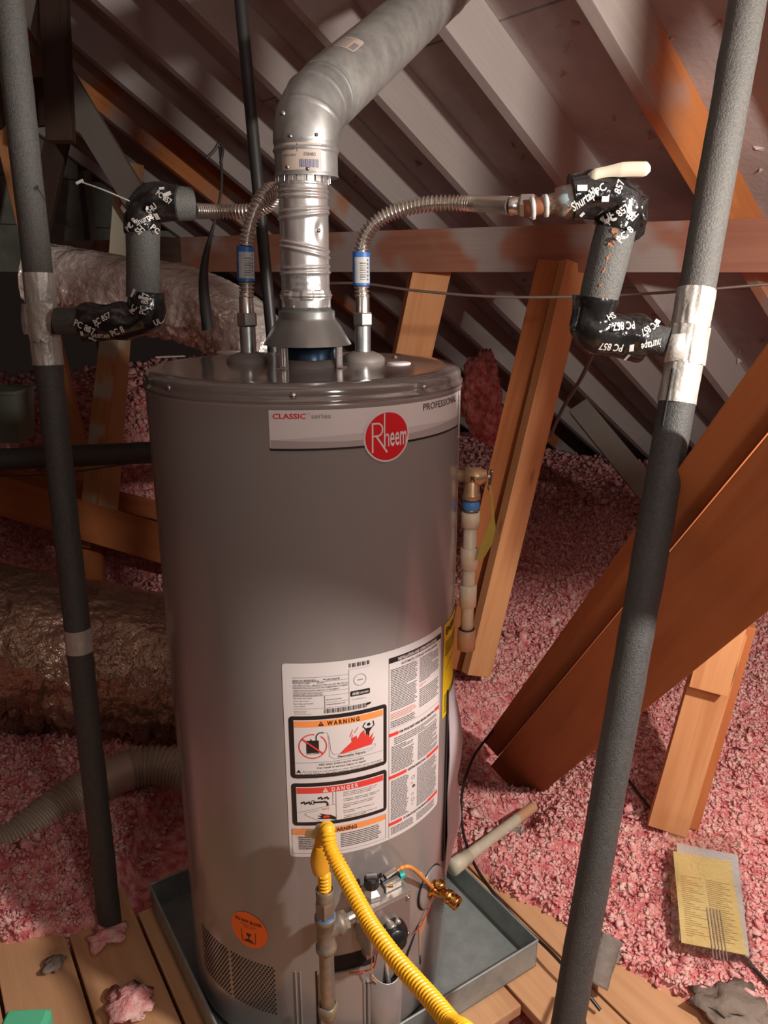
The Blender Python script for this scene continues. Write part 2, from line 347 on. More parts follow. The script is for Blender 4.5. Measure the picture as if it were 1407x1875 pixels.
def pline(mb, surf, pts, w, off, ku=1.0):
    """poly-line of width w (in v units); ku = u units per v unit"""
    for (a, b) in zip(pts, pts[1:]):
        n = max(1, int(abs(b[0] - a[0]) / 2)) if ku > 1 else 1
        du = (b[0] - a[0]) / ku; dv = b[1] - a[1]; L_ = math.hypot(du, dv) or 1; nu = -dv / L_ * w / 2 * ku; nv = du / L_ * w / 2
        for k in range(n):
            A = (a[0] + (b[0] - a[0]) * k / n, a[1] + dv * k / n); B = (a[0] + (b[0] - a[0]) * (k + 1) / n, a[1] + dv * (k + 1) / n)
            mb.add([surf.pt(A[0] + nu, A[1] + nv, off), surf.pt(B[0] + nu, B[1] + nv, off), surf.pt(B[0] - nu, B[1] - nv, off), surf.pt(A[0] - nu, A[1] - nv, off)], [(0, 1, 2, 3)], False)
def pblock(mb, surf, u0, u1, vtop, vbot, pitch, off, ku, seed=1, hh=0.45, last=0.6):
    """greeked small print: rows of word-long dashes too small to read"""
    rr = random.Random(seed); v = vtop - pitch
    while v > vbot:
        u = u0; end = u1 - (u1 - u0) * (rr.random() * .12 if rr.random() > .2 else rr.random() * last)
        while u < end:
            wl = (rr.random() * 0.006 + 0.0018) * ku; e = min(u + wl, end)
            if e - u > .0006 * ku: prect(mb, surf, u, e, v, v + pitch * hh, off)
            u = e + 0.0009 * ku
        v -= pitch

# ================================================================== THE SETTING: roof
SL = 0.657; RH = 1.54
def roof(s, t, h=0.0):
    z = RH - SL * s
    return V(.784 * s - .621 * t, .621 * s + .784 * t, CAM_H + z + h)
ceil_ = empty('ceiling', (0, 0, 2.2), 'underside of the pitched roof, grey-brown sheathing on parallel rafters', 'roof', None, 'structure')
S0 = 0.62; S1 = 4.55
upn = (V(.784 * SL, .621 * SL, 1)).normalized()      # roof normal (up)
def panel(sa, sb, ta, tb, back=False):
    m = MB(); n = 1
    f = roof if not back else (lambda s, t, h=0: V(.784 * s - .621 * t, .621 * s + .784 * t, CAM_H + RH - SL * S0 - SL * (S0 - s) + h))
    vs = [f(s, t, .167 + k) for k in (0, .02) for s in (sa, sb) for t in (ta, tb)]
    m.add(vs, [(0, 2, 3, 1), (4, 5, 7, 6), (0, 1, 5, 4), (2, 6, 7, 3), (0, 4, 6, 2), (1, 3, 7, 5)], False)
    m.build('roof_panel', M_DECK, ceil_)
g = 0.003
for i in range(4):
    sa = S0 + i * 1.02
    for j in range(-2, 3):
        off = 1.22 if i % 2 else 0
        panel(sa + g, min(sa + 1.02, S1) - g, j * 2.44 - off + g, (j + 1) * 2.44 - off - g)
for i in range(3): panel(S0 - (i + 1) * 1.22 + g, S0 - i * 1.22 - g, -2.6, 5.0, True)
for k in range(-4, 9):
    t = 1.185 + .406 * k + .019
    A = roof(S0 + .02, t, .0835); B = roof(S1 - .05, t, .0835)
    board('rafter', A, B, .038, .140, upn, M_RAFTO if k in (0, 6) else M_RAFT, ceil_, .002)
    if k % 2 == 0:
        A2 = V(.784 * (S0 - .02) - .621 * t, .621 * (S0 - .02) + .784 * t, CAM_H + RH - SL * (S0 + .02) + .0835); B2 = A2 + V(-.784 * 3.4, -.621 * 3.4, -SL * 3.4)
        board('rafter', A2, B2, .038, .140, V(-.784 * SL, -.621 * SL, 1).normalized(), M_RAFT, ceil_, .002)
board('ridge_board', roof(S0, -2.4, .05), roof(S0, 4.9, .05), .19, .036, V(.784, .621, 0), M_RAFT, ceil_)
# nail tips and torn splinters poking through the sheathing
m = MB()
for _ in range(340):
    s = rng.uniform(1.0, 3.4); t = rng.uniform(.3, 4.0); L_ = rng.uniform(.010, .036); w = rng.uniform(.0025, .008)
    p = roof(s, t, .166); d = V(*rng.uniform(-1, 1, 3)); d = (d - upn * d.dot(upn)).normalized(); e = d.cross(upn)
    a = p + d * L_; tip = p - upn * rng.uniform(.006, .022) + d * L_ * .6
    m.add([p + e * w, p - e * w, a - e * w * .4, a + e * w * .4, tip], [(0, 1, 4), (1, 2, 4), (2, 3, 4), (3, 0, 4)], False)
m.build('wood_splinters', M_NAIL, ceil_, kind='stuff')
# gable end far left
gt = 4.5
wl = empty('wall_left', roof(1.5, gt), 'dim gable wall of boards far behind the left pipe', 'wall', None, 'structure')
for i in range(7, 14):
    z0 = -.3 + i * .235
    smax = (RH + CAM_H + .16 - z0 - .23) / SL
    if smax < S0 + .1: break
    sa, sb = -1.6, min(smax, S1 + .3)
    m = MB(); vs = []
    for dt in (0, .018):
        for s, z in ((sa, z0), (sb, z0), (sb, z0 + .23), (sa, z0 + .23)):
            p = roof(s, gt + dt); vs.append(V(p.x, p.y, z))
    m.add(vs, [(0, 1, 2, 3), (4, 7, 6, 5), (0, 4, 5, 1), (3, 2, 6, 7), (0, 3, 7, 4), (1, 5, 6, 2)], False)
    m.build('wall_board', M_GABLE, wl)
for s in (0.2, 0.85, 1.5, 2.15, 2.8):
    p = roof(s, gt - .05); board('stud', V(p.x, p.y, -.25), V(p.x, p.y, max(.3, p.z - .02)), .038, .089, V(-.621, .784, 0), M_WOODD, wl)

# ================================================================== floor: joists, planks, ceiling board below
eb = V(-.545, .839, 0).normalized(); ea = V(.839, .545, 0).normalized()      # along the planks / across them
floor = empty('floor', (0, 1.2, -.3), 'attic floor of fir planks on joists beside the drain pan', 'floor', None, 'structure')
m = MB(); m.box((0, 2.6, -.30), (9, 8.4, .02)); m.build('ceiling_board', M_DRY, floor)
for k in range(-2, 1):
    p = eb * (1.05 + .406 * k); board('joist', p - ea * 2.2 + V(0, 0, -.125), p + ea * 2.6 + V(0, 0, -.125), .038, .20, V(0, 0, 1), M_WOODR, floor)
pa = 0.974
for k in range(-10, 4):
    a0 = pa + .1385 * k; b0, b1 = -.35, 2.25
    if k == -2: b0, b1 = .80, 1.25            # the short board beyond the gap
    if k == -3: b0, b1 = .985, 1.40
    if -6 < k < -3: b1 = 1.42
    if k > -2: b1 = 1.15
    c = ea * (a0 + .068)
    dz = random.uniform(-.003, .0)
    board('floor_plank', c + eb * b0 + V(0, 0, -.012 + dz), c + eb * b1 + V(0, 0, -.012 + dz), .1325, .024, V(0, 0, 1), M_PLANK, floor, .003)

# ---------------------------------------------------------------- insulation heightfield
PLpx = [(-260, 1790), (0, 1748), (60, 1742), (120, 1745), (190, 1712), (232, 1690), (262, 1610), (285, 1500), (330, 1440), (560, 1430), (850, 1600), (905, 1640), (1000, 1695), (1058, 1745), (1100, 1775), (1165, 1800), (1240, 1838), (1300, 1868), (1500, 1960), (1700, 2500), (-400, 2500)]
PL = np.array([[at(px, py, z=0).x, at(px, py, z=0).y] for px, py in PLpx])
def smooth(x, a, b): t = np.clip((x - a) / (b - a), 0, 1); return t * t * (3 - 2 * t)
def pdist(X, Y):
    d = np.full(X.shape, 1e9); ins = np.zeros(X.shape, bool); n = len(PL)
    for i in range(n):
        ax, ay = PL[i]; bx, by = PL[(i + 1) % n]; ex, ey = bx - ax, by - ay
        t = np.clip(((X - ax) * ex + (Y - ay) * ey) / (ex * ex + ey * ey + 1e-12), 0, 1)
        d = np.minimum(d, np.hypot(X - ax - t * ex, Y - ay - t * ey))
        c = (ay > Y) != (by > Y)
        ins ^= c & (X < (bx - ax) * (Y - ay) / (by - ay + 1e-12) + ax)
    return np.where(ins, -d, d)
_ph = rng.uniform(0, 6.28, (40, 2)); _k = []
for i in range(40):
    f = 3.0 * 1.16 ** i; a = rng.uniform(0, 6.28); _k.append((f * math.cos(a), f * math.sin(a), 0.05 / (f / 3) ** .95))
def fbm(X, Y):
    r = np.zeros(X.shape)
    for i, (kx, ky, am) in enumerate(_k): r += am * np.sin(kx * X + ky * Y + _ph[i, 0] + 1.3 * np.sin(kx * .37 * Y + _ph[i, 1]))
    return r
def hfield(X, Y):
    X = np.asarray(X, float); Y = np.asarray(Y, float)
    d = pdist(X, Y) + fbm(X * 1.7 + 9, Y * 1.7) * .35
    h = np.where(d < 0, -.06 + np.maximum(d, -.3) * .1, -.06 + np.minimum(d * 3.2, .075)) + np.clip(d, 0, .6) * .10
    h += fbm(X, Y) * .28 * smooth(d, 0, .2)
    h -= .24 * np.exp(-((X - .40) ** 2 + (Y - 1.99) ** 2) / .035)
    h -= .15 * np.exp(-((X - .330) ** 2 + (Y - 1.68) ** 2) / .0045)
    h += .14 * smooth(Y, 2.3, 3.6)
    h += .62 * smooth(Y, 2.9, 3.9) * smooth(-X, .1, .8)
    h += .10 * smooth(X, .75, 1.6) * smooth(Y, 1.2, 2.4)
    return h
gx = np.arange(-3.4, 4.0, .022); gy = np.concatenate([np.arange(.55, 3.4, .02), np.arange(3.4, 6.4, .045)])
GX, GY = np.meshgrid(gx, gy); GZ = hfield(GX, GY)
nxx, nyy = len(gx), len(gy)
idx = np.arange(nxx * nyy).reshape(nyy, nxx)
fa = np.stack([idx[:-1, :-1], idx[:-1, 1:], idx[1:, 1:], idx[1:, :-1]], -1).reshape(-1, 4)
_s = .784 * GX + .621 * GY; _t = -.621 * GX + .784 * GY
clear_ = ((GZ < CAM_H + RH - SL * _s - .03) & (_t < 4.40))
keep = clear_[:-1, :-1].reshape(-1) & clear_[1:, 1:].reshape(-1) & clear_[1:, :-1].reshape(-1) & clear_[:-1, 1:].reshape(-1) & ((GZ[:-1, :-1] > -.085).reshape(-1) | (GY[:-1, :-1] > 1.75).reshape(-1) | ((GX[:-1, :-1] > .22) & (GY[:-1, :-1] > 1.5)).reshape(-1))
me = bpy.data.meshes.new('pink_insulation'); me.from_pydata(np.stack([GX, GY, GZ], -1).reshape(-1, 3).tolist(), [], fa[keep].tolist())
me.polygons.foreach_set('use_smooth', [True] * len(me.polygons)); me.materials.append(M_INS); me.update()
ins = bpy.data.objects.new('pink_insulation', me); C.objects.link(ins)
tag(ins, 'pink blown-in insulation spread over the attic floor around the heater', 'insulation', None, 'stuff')
# tufts: small torn flakes lying all over it
def tufts(N, xr, yr, size, seed, dmin=0.0):
    r = np.random.default_rng(seed)
    X = r.uniform(*xr, N); Y = r.uniform(*yr, N)
    H = hfield(X, Y); d = pdist(X, Y)
    ok = (d > -.015 - (r.random(N) < .05) * .0) & (np.abs(X) < .62 * Y + .25)
    ok &= ~((X > -.62) & (X < .25) & (Y < 1.52) & (Y > .9))
    ok &= (H < CAM_H + RH - SL * (.784 * X + .621 * Y) - .06) & (-.621 * X + .784 * Y < 4.36)
    X, Y, H = X[ok], Y[ok], H[ok]; n = len(X)
    base = np.array([(1, 0, 0), (-1, 0, 0), (0, 1, 0), (0, -1, 0), (0, 0, 1), (0, 0, -1)], float)
    F = np.array([(0, 2, 4), (2, 1, 4), (1, 3, 4), (3, 0, 4), (2, 0, 5), (1, 2, 5), (3, 1, 5), (0, 3, 5)])
    sc = np.exp(r.normal(0, .35, n)) * size
    A = base[None] * np.stack([sc, sc * r.uniform(.4, .9, n), sc * r.uniform(.25, .6, n)], -1)[:, None, :] + r.normal(0, .18, (n, 6, 3)) * sc[:, None, None]
    q = r.normal(0, 1, (n, 4)); q /= np.linalg.norm(q, axis=1)[:, None]; w, x, y, z = q.T
    R = np.stack([1 - 2 * (y * y + z * z), 2 * (x * y - z * w), 2 * (x * z + y * w), 2 * (x * y + z * w), 1 - 2 * (x * x + z * z), 2 * (y * z - x * w), 2 * (x * z - y * w), 2 * (y * z + x * w), 1 - 2 * (x * x + y * y)], -1).reshape(n, 3, 3)
    P = np.einsum('nij,nkj->nki', R, A) + np.stack([X, Y, H + sc * r.uniform(-.3, .75, n)], -1)[:, None, :]
    return P.reshape(-1, 3), (F[None] + 6 * np.arange(n)[:, None, None]).reshape(-1, 3)
vs_, fs_, o_ = [], [], 0
for a in ((95000, (-1.2, 1.8), (.9, 2.3), .0064, 1), (70000, (-2.0, 2.5), (2.2, 3.6), .0088, 2), (16000, (-3, 3.2), (3.5, 5.2), .018, 3)):
    p, f = tufts(*a); vs_.append(p); fs_.append(f + o_); o_ += len(p)
vs_ = np.concatenate(vs_); fs_ = np.concatenate(fs_)
me = bpy.data.meshes.new('insulation_tufts'); me.vertices.add(len(vs_)); me.vertices.foreach_set('co', vs_.ravel())
me.loops.add(fs_.size); me.loops.foreach_set('vertex_index', fs_.ravel().astype(np.int32)); me.polygons.add(len(fs_))
me.polygons.foreach_set('loop_start', np.arange(0, fs_.size, 3, dtype=np.int32)); me.polygons.foreach_set('use_smooth', np.ones(len(fs_), bool))
me.materials.append(M_TUFT); me.update(calc_edges=True)
o = bpy.data.objects.new('insulation_tufts', me); C.objects.link(o); o.parent = ins; o['kind'] = 'stuff'
# stray tufts on the planks: a few pieces, each its own thing
def stray(px, py, s, m, label, cat='debris', group=None):
    p = at(px, py, z=0.0); mb = MB()
    bm = bmesh.new(); bmesh.ops.create_icosphere(bm, subdivisions=3, radius=s)
    for v in bm.verts:
        k = 1 + .9 * nz(v.co / s, 1.6, px) + .45 * nz(v.co / s, 4, py); v.co = Vector((v.co.x * k, v.co.y * k, (v.co.z * .32 * k)))
    lo = min(v.co.z for v in bm.verts); bm.verts.index_update()
    mb.add([p + v.co - V(0, 0, lo) for v in bm.verts], [[v.index for v in f.verts] for f in bm.faces]); bm.free()
    tag(mb.build('insulation_clump' if cat == 'insulation' else 'debris_clump', m), label, cat, group)
stray(235, 1845, .036, M_TUFT, 'pale pink insulation clump on the plank lower left of the heater', 'insulation')
stray(195, 1722, .030, M_TUFT, 'insulation clump at the foot of the left grey pipe', 'insulation')
stray(100, 1772, .019, M_RAG, 'small grey lint scrap on a floor plank, lower left', 'debris')
stray(1345, 1868, .055, M_RAG, 'grey-brown dusty fluff patch at the bottom right in front of the bag', 'debris')
stray(1108, 1748, .028, M_RAG, 'dusty brown scrap behind the split foam offcut', 'debris')
# far clump hanging behind the tank on the right
m = MB(); c = at(882, 725, lam=3.05)
bm = bmesh.new(); bmesh.ops.create_icosphere(bm, subdivisions=5, radius=1)
for v in bm.verts:
    k = 1 + .45 * nz(v.co, 1.7, 3) + .2 * nz(v.co, 5, 1) + .1 * nz(v.co, 12, 1); v.co = Vector((v.co.x * .085 * k, v.co.y * .10 * k, v.co.z * .16 * k))
bm.verts.index_update(); m.add([c + v.co for v in bm.verts], [[v.index for v in f.verts] for f in bm.faces]); bm.free()
tag(m.build('insulation_batt', M_INS), 'dark pink insulation tuft hanging behind the heater lid on the right', 'insulation')

# ================================================================== timbers
BA, BB = at(1500, 448, lam=2.02), at(120, 470, lam=3.75)
tag(board('roof_beam', BA, BB, .140, .038, V(0, -1, 0), M_BEAM, ch=.002), 'long horizontal brown beam with pale smears crossing behind the vent', 'beam')
def web(pA, lA, pB, lB, w, t, m, label, side=(0, -1, 0), name='wooden_web', group=None):
    o = board(name, at(*pA, lam=lA), at(*pB, lam=lB), w, t, V(*side), m, ch=.002); return tag(o, label, 'timber', group)
web((792, 480), 2.72, (722, 800), 3.0, .145, .038, M_WOOD, 'lit fir web board leaning under the beam just right of the vent', (.35, -1, 0))
e = empty('wooden_web', at(850, 1190, lam=2.45), 'long double fir web leaning from the beam down behind the relief valve', 'timber')
board('board', at(1013, 480, lam=2.42), at(838, 1225, lam=2.50), .089, .038, V(-.55, -1, 0), M_WOODR, e)
board('board', at(1052, 484, lam=2.38), at(872, 1235, lam=2.44), .089, .038, V(.45, -1, 0), M_WOOD, e)
e = empty('wooden_web', at(185, 930, lam=3.0), 'double web board with a pale green patch behind the left black-taped elbow', 'timber')
board('board', at(202, 600, lam=3.0), at(157, 1000, lam=3.1), .060, .038, V(-.2, -1, 0), M_WOODG, e)
board('board', at(238, 300, lam=3.0), at(186, 1000, lam=3.12), .105, .038, V(.3, -1, 0), M_WOODG, e)
web((-4, 190), 2.9, (196, 1040), 3.35, .060, .038, M_WOOD, 'slim orange web board running down beside the left pipe')
web((-260, 832), 3.07, (760, 1132), 2.96, .150, .038, M_WOODR, 'dark reddish double chord low on the left, behind the left pipe', (0, -.9, .5), 'bottom_chord')
web((-260, 801), 3.27, (760, 1051), 3.16, .080, .038, M_WOODR, 'narrow upper chord board above the dark reddish chord', (0, -.9, .5), 'bottom_chord')
web((162, 960), 3.15, (176, 1090), 3.15, .089, .038, M_WOODR, 'short dark upright block under the left chord')
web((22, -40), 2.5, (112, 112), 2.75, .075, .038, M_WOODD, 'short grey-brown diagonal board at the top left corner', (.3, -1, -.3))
web((98, -40), 2.55, (112, 260), 2.6, .089, .038, M_SHADEW, 'dark upright web at the top left')
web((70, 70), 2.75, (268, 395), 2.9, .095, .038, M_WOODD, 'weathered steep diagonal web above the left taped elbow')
web((60, 470), 3.2, (112, 230), 3.1, .089, .038, M_SHADEW, 'dark upright strut standing before the gable wall')
web((-20, 200), 2.9, (95, 185), 2.9, .16, .038, M_SHADEW, 'short brown collar piece crossing behind the top of the left pipe')
web((280, 455), 3.3, (520, 470), 3.3, .10, .038, M_SHADEW, 'dark brown cross brace above the upper foil duct')
# right side: rafters' lower braces seen through the dark
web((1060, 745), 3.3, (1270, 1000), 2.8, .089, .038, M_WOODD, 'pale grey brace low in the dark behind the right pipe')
# the big brace
dn = V(-.087, .781, -.866).normalized(); c0 = at(1184, 1190, lam=1.35); rr_ = (c0 - V(0, 0, CAM_H))
nb = -(rr_ - dn * rr_.dot(dn)).normalized(); wv = dn.cross(nb)
e = empty('diagonal_brace', c0 + dn * 1.05, 'big diagonal double brace of orange fir crossing the lower right', 'timber')
board('board', c0 - dn * 1.5, c0 + dn * 1.08, .147, .038, nb, M_WOODR, e)
c1 = c0 + wv * (.0735 + .005 + .03) - nb * .026
dn2 = (dn + wv * .0).normalized()
board('board', c1 - dn2 * 1.5, c1 + dn2 * 1.05, .060, .038, nb, M_WOODR, e)
# post under the brace
e = empty('support_post', at(1222, 1500, lam=1.80), 'short fir post with a scabbed block under the diagonal brace', 'timber')
board('board', at(1222, 1515, lam=1.84), at(1328, 1150, lam=1.70), .089, .038, V(-.35, -1, 0), M_WOOD, e)
board('board', at(1263, 1505, lam=1.86), at(1366, 1140, lam=1.74), .038, .060, V(-.35, -1, 0), M_WOODR, e)
board('scab_block', at(1296, 1262, lam=1.70), at(1330, 1140, lam=1.66), .080, .030, V(-.35, -1, 0), M_WOOD, e)

tag(board('shade_board', V(.80, .92, 1.272), V(2.1, .78, 1.30), .115, .038, V(0, -1, 0), M_RAFTO), 'unseen board added right of the view to shade the insulation', 'timber')  # added out of view to cast the dark band on the insulation
tag(board('shade_board_hanger', V(.83, .96, 1.21), V(.83, .96, 2.08), .060, .030, V(0, -1, 0), M_RAFTO), 'added hanger carrying the unseen shade board right of the view', 'timber')  # added so the unseen shading board does not end in mid-air
# ================================================================== drain pan
R_ = V(.304, 1.207, 0); pw, pd = .600, .562
def panpt(a, b, z): return R_ - ea * a + eb * b + V(0, 0, z)
pan = empty('drain_pan', panpt(pw / 2, pd / 2, 0), 'square galvanised drain pan under the water heater', 'drain pan')
m = MB()
def quadbox(m, p, h0, h1):
    m.add([q + V(0, 0, h0) for q in p] + [q + V(0, 0, h1) for q in p], [(3, 2, 1, 0), (4, 5, 6, 7), (0, 1, 5, 4), (1, 2, 6, 5), (2, 3, 7, 6), (3, 0, 4, 7)], False)
quadbox(m, [panpt(0, 0, 0), panpt(0, pd, 0), panpt(pw, pd, 0), panpt(pw, 0, 0)], .001, .004); m.build('base', M_PAN, pan)
t = .0016
for k, (a0, b0, a1, b1) in enumerate(((0, 0, 0, pd), (0, pd, pw, pd), (pw, pd, pw, 0), (pw, 0, 0, 0))):
    A, B = panpt(a0, b0, 0), panpt(a1, b1, 0); d = (B - A).normalized(); n = V(-d.y, d.x, 0) * t
    if (panpt(pw / 2, pd / 2, 0) - A).dot(n) < 0: n = -n
    m = MB(); quadbox(m, [A, B, B + n, A + n], .001, .066)
    m.tube([A + V(0, 0, .066), B + V(0, 0, .066)], .0026, 10); m.build('pan_wall', M_PAN, pan)
# ---- pvc drain line out of the pan
A = at(838, 1582, lam=1.70); B = at(950, 1498, lam=1.93)
dp = empty('drain_pipe', A, 'dusty cream plastic drain pipe running from the pan corner into the insulation', 'pipe')
d = (B - A).normalized()
MB().rod(A, B, .0135, 24).build('pipe', M_PVC, dp)
m = MB(); m.lathe(A - d * .02, d, [(0, 0), (.018, 0), (.018, .036), (.0165, .038), (.0165, .062), (.0135, .064)], 28); m.build('adapter', M_PVC, dp)
m = MB(); m.rod(B - d * .012, B + d * .08, .0137); m.build('pipe_end', M_PEACH, dp)
# a crumpled foil boot in the hollow beside it
m = MB(); c = at(935, 1530, lam=1.86)
gsz = 10
vs = [c + V((i / gsz - .5) * .085, (j / gsz - .5) * .09, .014 * nz((i, j, 0), .5, 2) - .03 * abs(i / gsz - .5)) for i in range(gsz + 1) for j in range(gsz + 1)]
vs2 = [v - V(0, 0, .0015) for v in vs]; K = (gsz + 1) ** 2
fs = [(i * (gsz + 1) + j, (i + 1) * (gsz + 1) + j, (i + 1) * (gsz + 1) + j + 1, i * (gsz + 1) + j + 1) for i in range(gsz) for j in range(gsz)]
m.add(vs + vs2, fs + [tuple(q + K for q in f[::-1]) for f in fs]); tag(m.build('metal_scrap', M_GALVB), 'crumpled grey sheet scrap in the dark hollow under the drain pipe', 'scrap')
# ================================================================== WATER HEATER
TX, TY, TR = -.126, 1.25, .2495; ZB, ZT = .030, 1.163
T0 = V(TX, TY, 0); tank = Cyl(T0, (0, 0, 1), (0, -1, 0), TR)
heater = empty('water_heater', (TX, TY, .005), 'tall grey-brown gas tank water heater standing in the drain pan', 'water heater')
KU = 180 / PI / TR       # degrees per metre of arc
m = MB(); m.lathe(T0, V(0, 0, 1), [(0, ZB), (TR - .006, ZB), (TR - .001, ZB + .004), (TR, ZB + .012)] + [(TR, z) for z in np.linspace(ZB + .02, ZT - .012, 30)] + [(TR + .0012, ZT - .008), (TR + .0014, ZT - .004), (TR, ZT), (0, ZT)], 192)
m.build('jacket', M_JACK, heater)
m = MB(); m.lathe(T0, V(0, 0, 1), [(0, .006), (TR - .012, .006), (TR - .012, ZB + .002), (0, ZB + .002)], 64); m.build('base_ring', M_BLK, heater)
m = MB(); r = TR
m.lathe(T0, V(0, 0, 1), [(r - .002, ZT - .003), (r + .0022, ZT - .002), (r + .0026, ZT + .002), (r - .0005, ZT + .005), (r - .0008, ZT + .009), (r - .0008, ZT + .014), (r - .003, ZT + .019), (r - .009, ZT + .0220), (r - .03, ZT + .0228), (r - .045, ZT + .0212), (.12, ZT + .0205), (.0, ZT + .0202)], 192)
lid = m.build('lid', M_LID, heater)
ZL = ZT + .0205
for th in (-43.9, 1.8, 47.2, 95, -90, 150, -150):
    m = MB(); p = tank.pt(th, ZT + .009, -.001); n = (tank.pt(th, 0, 1) - tank.pt(th, 0, 0)).normalized()
    m.lathe(p, n, [(.0044, 0), (.0042, .0015), (.0028, .0028), (0, .0032)], 16); m.lathe(p, n, [(.0052, -.0005), (.0052, .001), (0, .001)], 6, smooth=False); m.build('screw', M_NUT, lid)
def disc(name, c, r, h, mm, par, label=None, seg=32):
    m = MB(); m.lathe(c, V(0, 0, 1), [(r, 0), (r, h * .6), (r * .93, h), (0, h)], seg); return m.build(name, mm, par, label=label)
disc('white_plug', at(731, 666, z=ZL), .0195, .0025, M_WHITE, lid, 'white round plug on the lid')
disc('white_plug', at(418, 646, z=ZL), .022, .0025, M_WHITE, lid)
m = MB(); m.lathe(at(724, 655, z=ZL), V(0, 0, 1), [(.005, 0), (.005, .003), (0, .005)], 10); m.build('screw', M_NUT, lid)
m = MB(); p0 = at(305, 657, z=ZL + .004); m.box(at(312, 653, z=ZL + .004), (.05, .014, .002), Matrix.Rotation(.35, 3, 'Z'), .0008); m.build('torn_label', M_WHITE, lid)
# hot / cold openings: gaskets and nipples
NP = {'left': at(456, 654, z=ZL + .008), 'right': at(665, 652, z=ZL + .008)}
for k, p in NP.items():
    q = V(p.x, p.y, ZL - .001); m = MB()
    m.lathe(q, V(0, 0, 1), [(.037, 0), (.037, .006), (.032, .011), (.018, .017), (.014, .017), (.014, .010), (0, .010)], 40); m.build('gasket', M_GASK, heater)
    m = MB(); m.lathe(q, V(0, 0, 1), [(.0132, 0), (.0132, .058)], 32)
    for i in range(7): m.lathe(q + V(0, 0, .058 + i * .0018), V(0, 0, 1), [(.0132, 0), (.0126, .0009), (.0132, .0018)], 32)
    m.build('nipple', M_ZINC, heater)
# flue collar, draft hood
HX, HY = -.122, 1.25; HC = V(HX, HY, 0)
m = MB(); m.lathe(HC + V(.004, 0, ZL - .001), V(0, 0, 1), [(.050, 0), (.050, .005), (.046, .008), (.0455, .012), (.041, .013)], 48); m.build('flue_collar', M_GASK, heater)
m = MB(); m.lathe(HC + V(.004, 0, ZL + .002), V(0, 0, 1), [(.041, 0), (.041, .050), (.038, .050), (.038, 0)], 48); m.build('flue_baffle_ring', M_BLUE, heater)
hood = MB(); hz = 1.2185
hood.lathe(HC + V(0, 0, hz), V(0, 0, 1), [(.070, -.001), (.0695, .0), (.064, .009), (.053, .028), (.0465, .036), (.0445, .040), (.0445, .049), (.043, .0515), (.0395, .0515), (.039, .056), (.037, .056), (.037, .0), (.068, -.001)], 64)
hood = hood.build('draft_hood', M_HOOD, heater)
for th in (-33, 62, 180):
    a = rad(th); d = V(sin(a), -cos(a), 0); s_ = V(cos(a), sin(a), 0); q = HC + d * .059
    m = MB(); Rm = Matrix((s_, d, V(0, 0, 1))).transposed()
    m.box(q + V(0, 0, ZL + .019), (.017, .0022, .040), Rm, .0006); m.box(q + V(0, 0, ZL + .0008) + d * .004, (.017, .010, .0016), Rm, .0004)
    m.tube([q + d * .0015 + V(0, 0, ZL + .004) - s_ * .002, q + d * .0015 + V(0, 0, ZL + .032) - s_ * .002], .0018, 8); m.tube([q + d * .0015 + V(0, 0, ZL + .004) + s_ * .002, q + d * .0015 + V(0, 0, ZL + .032) + s_ * .002], .0018, 8)
    m.build('hood_leg', M_SHINY, hood)

# ---- brand band
bn = MB(); prect(bn, tank, -5.8, 73.4, 1.0990, 1.1555, .0006, rnd=.6, rv=.002); band = bn.build('brand_label', M_WHITE, heater)
m = MB(); prect(m, tank, -5.8, 73.4, 1.0990, 1.1028, .0010); m.build('black_stripe', M_INK, band)
def wave(f0, f1, off, mm, nm):
    m = MB(); n = 60; us = [-5.5 + 78.6 * i / n for i in range(n + 1)]
    vs = []
    for u in us: vs += [tank.pt(u, f0(u), off), tank.pt(u, max(f0(u), f1(u)), off)]
    m.add(vs, [(2 * i, 2 * i + 2, 2 * i + 3, 2 * i + 1) for i in range(n)], False); m.build(nm, mm, band)
wave(lambda u: 1.1020, lambda u: 1.1170 + .0075 * sin((u + 6) / 79 * 3.0) - .004, .0009, M_LGREY, 'grey_wave')
wave(lambda u: 1.1020, lambda u: 1.1135 - .0035 * sin((u + 6) / 60 * PI) , .0012, M_MGREY, 'grey_wave')
m = MB(); ptext(m, tank, 'CLASSIC', -4.6, 5.4, 1.1420, .0070, .0012, .018); m.build('lettering', M_RED, band)
m = MB(); ptext(m, tank, 'series', 7.0, 12.9, 1.1420, .0068, .0012, .01); ptext(m, tank, 'TM', 5.6, 6.5, 1.1475, .0020, .0012); m.build('lettering', M_GINK, band)
m = MB(); ptext(m, tank, 'PROFESSIONAL', 46.3, 69.6, 1.1400, .0098, .0012, .012); m.build('lettering', M_TXT, band)
def ell(c, ru, rv, off, mm, nm, par, surf=tank, seg=48, hole=0):
    m = MB(); K = 10
    vs = [surf.pt(c[0] + ru * q / K * cos(2 * PI * i / seg), c[1] + rv * q / K * sin(2 * PI * i / seg), off) for q in range(K + 1) for i in range(seg)]
    k0 = int(hole * K)
    m.add(vs, [(q * seg + i, (q + 1) * seg + i, (q + 1) * seg + (i + 1) % seg, q * seg + (i + 1) % seg) for q in range(k0, K) for i in range(seg)], False)
    return m.build(nm, mm, par)
lc = (31.4, 1.1115)
ell(lc, 8.35, .0355, .0016, M_WHITE, 'emblem_rim', band); ell(lc, 7.75, .0330, .0019, M_RED, 'emblem_disc', band)
m = MB(); B_ = .0023
def bar(u0, v0, u1, v1, w): pline(m, tank, [(u0, v0), (u1, v1)], w, B_, KU)
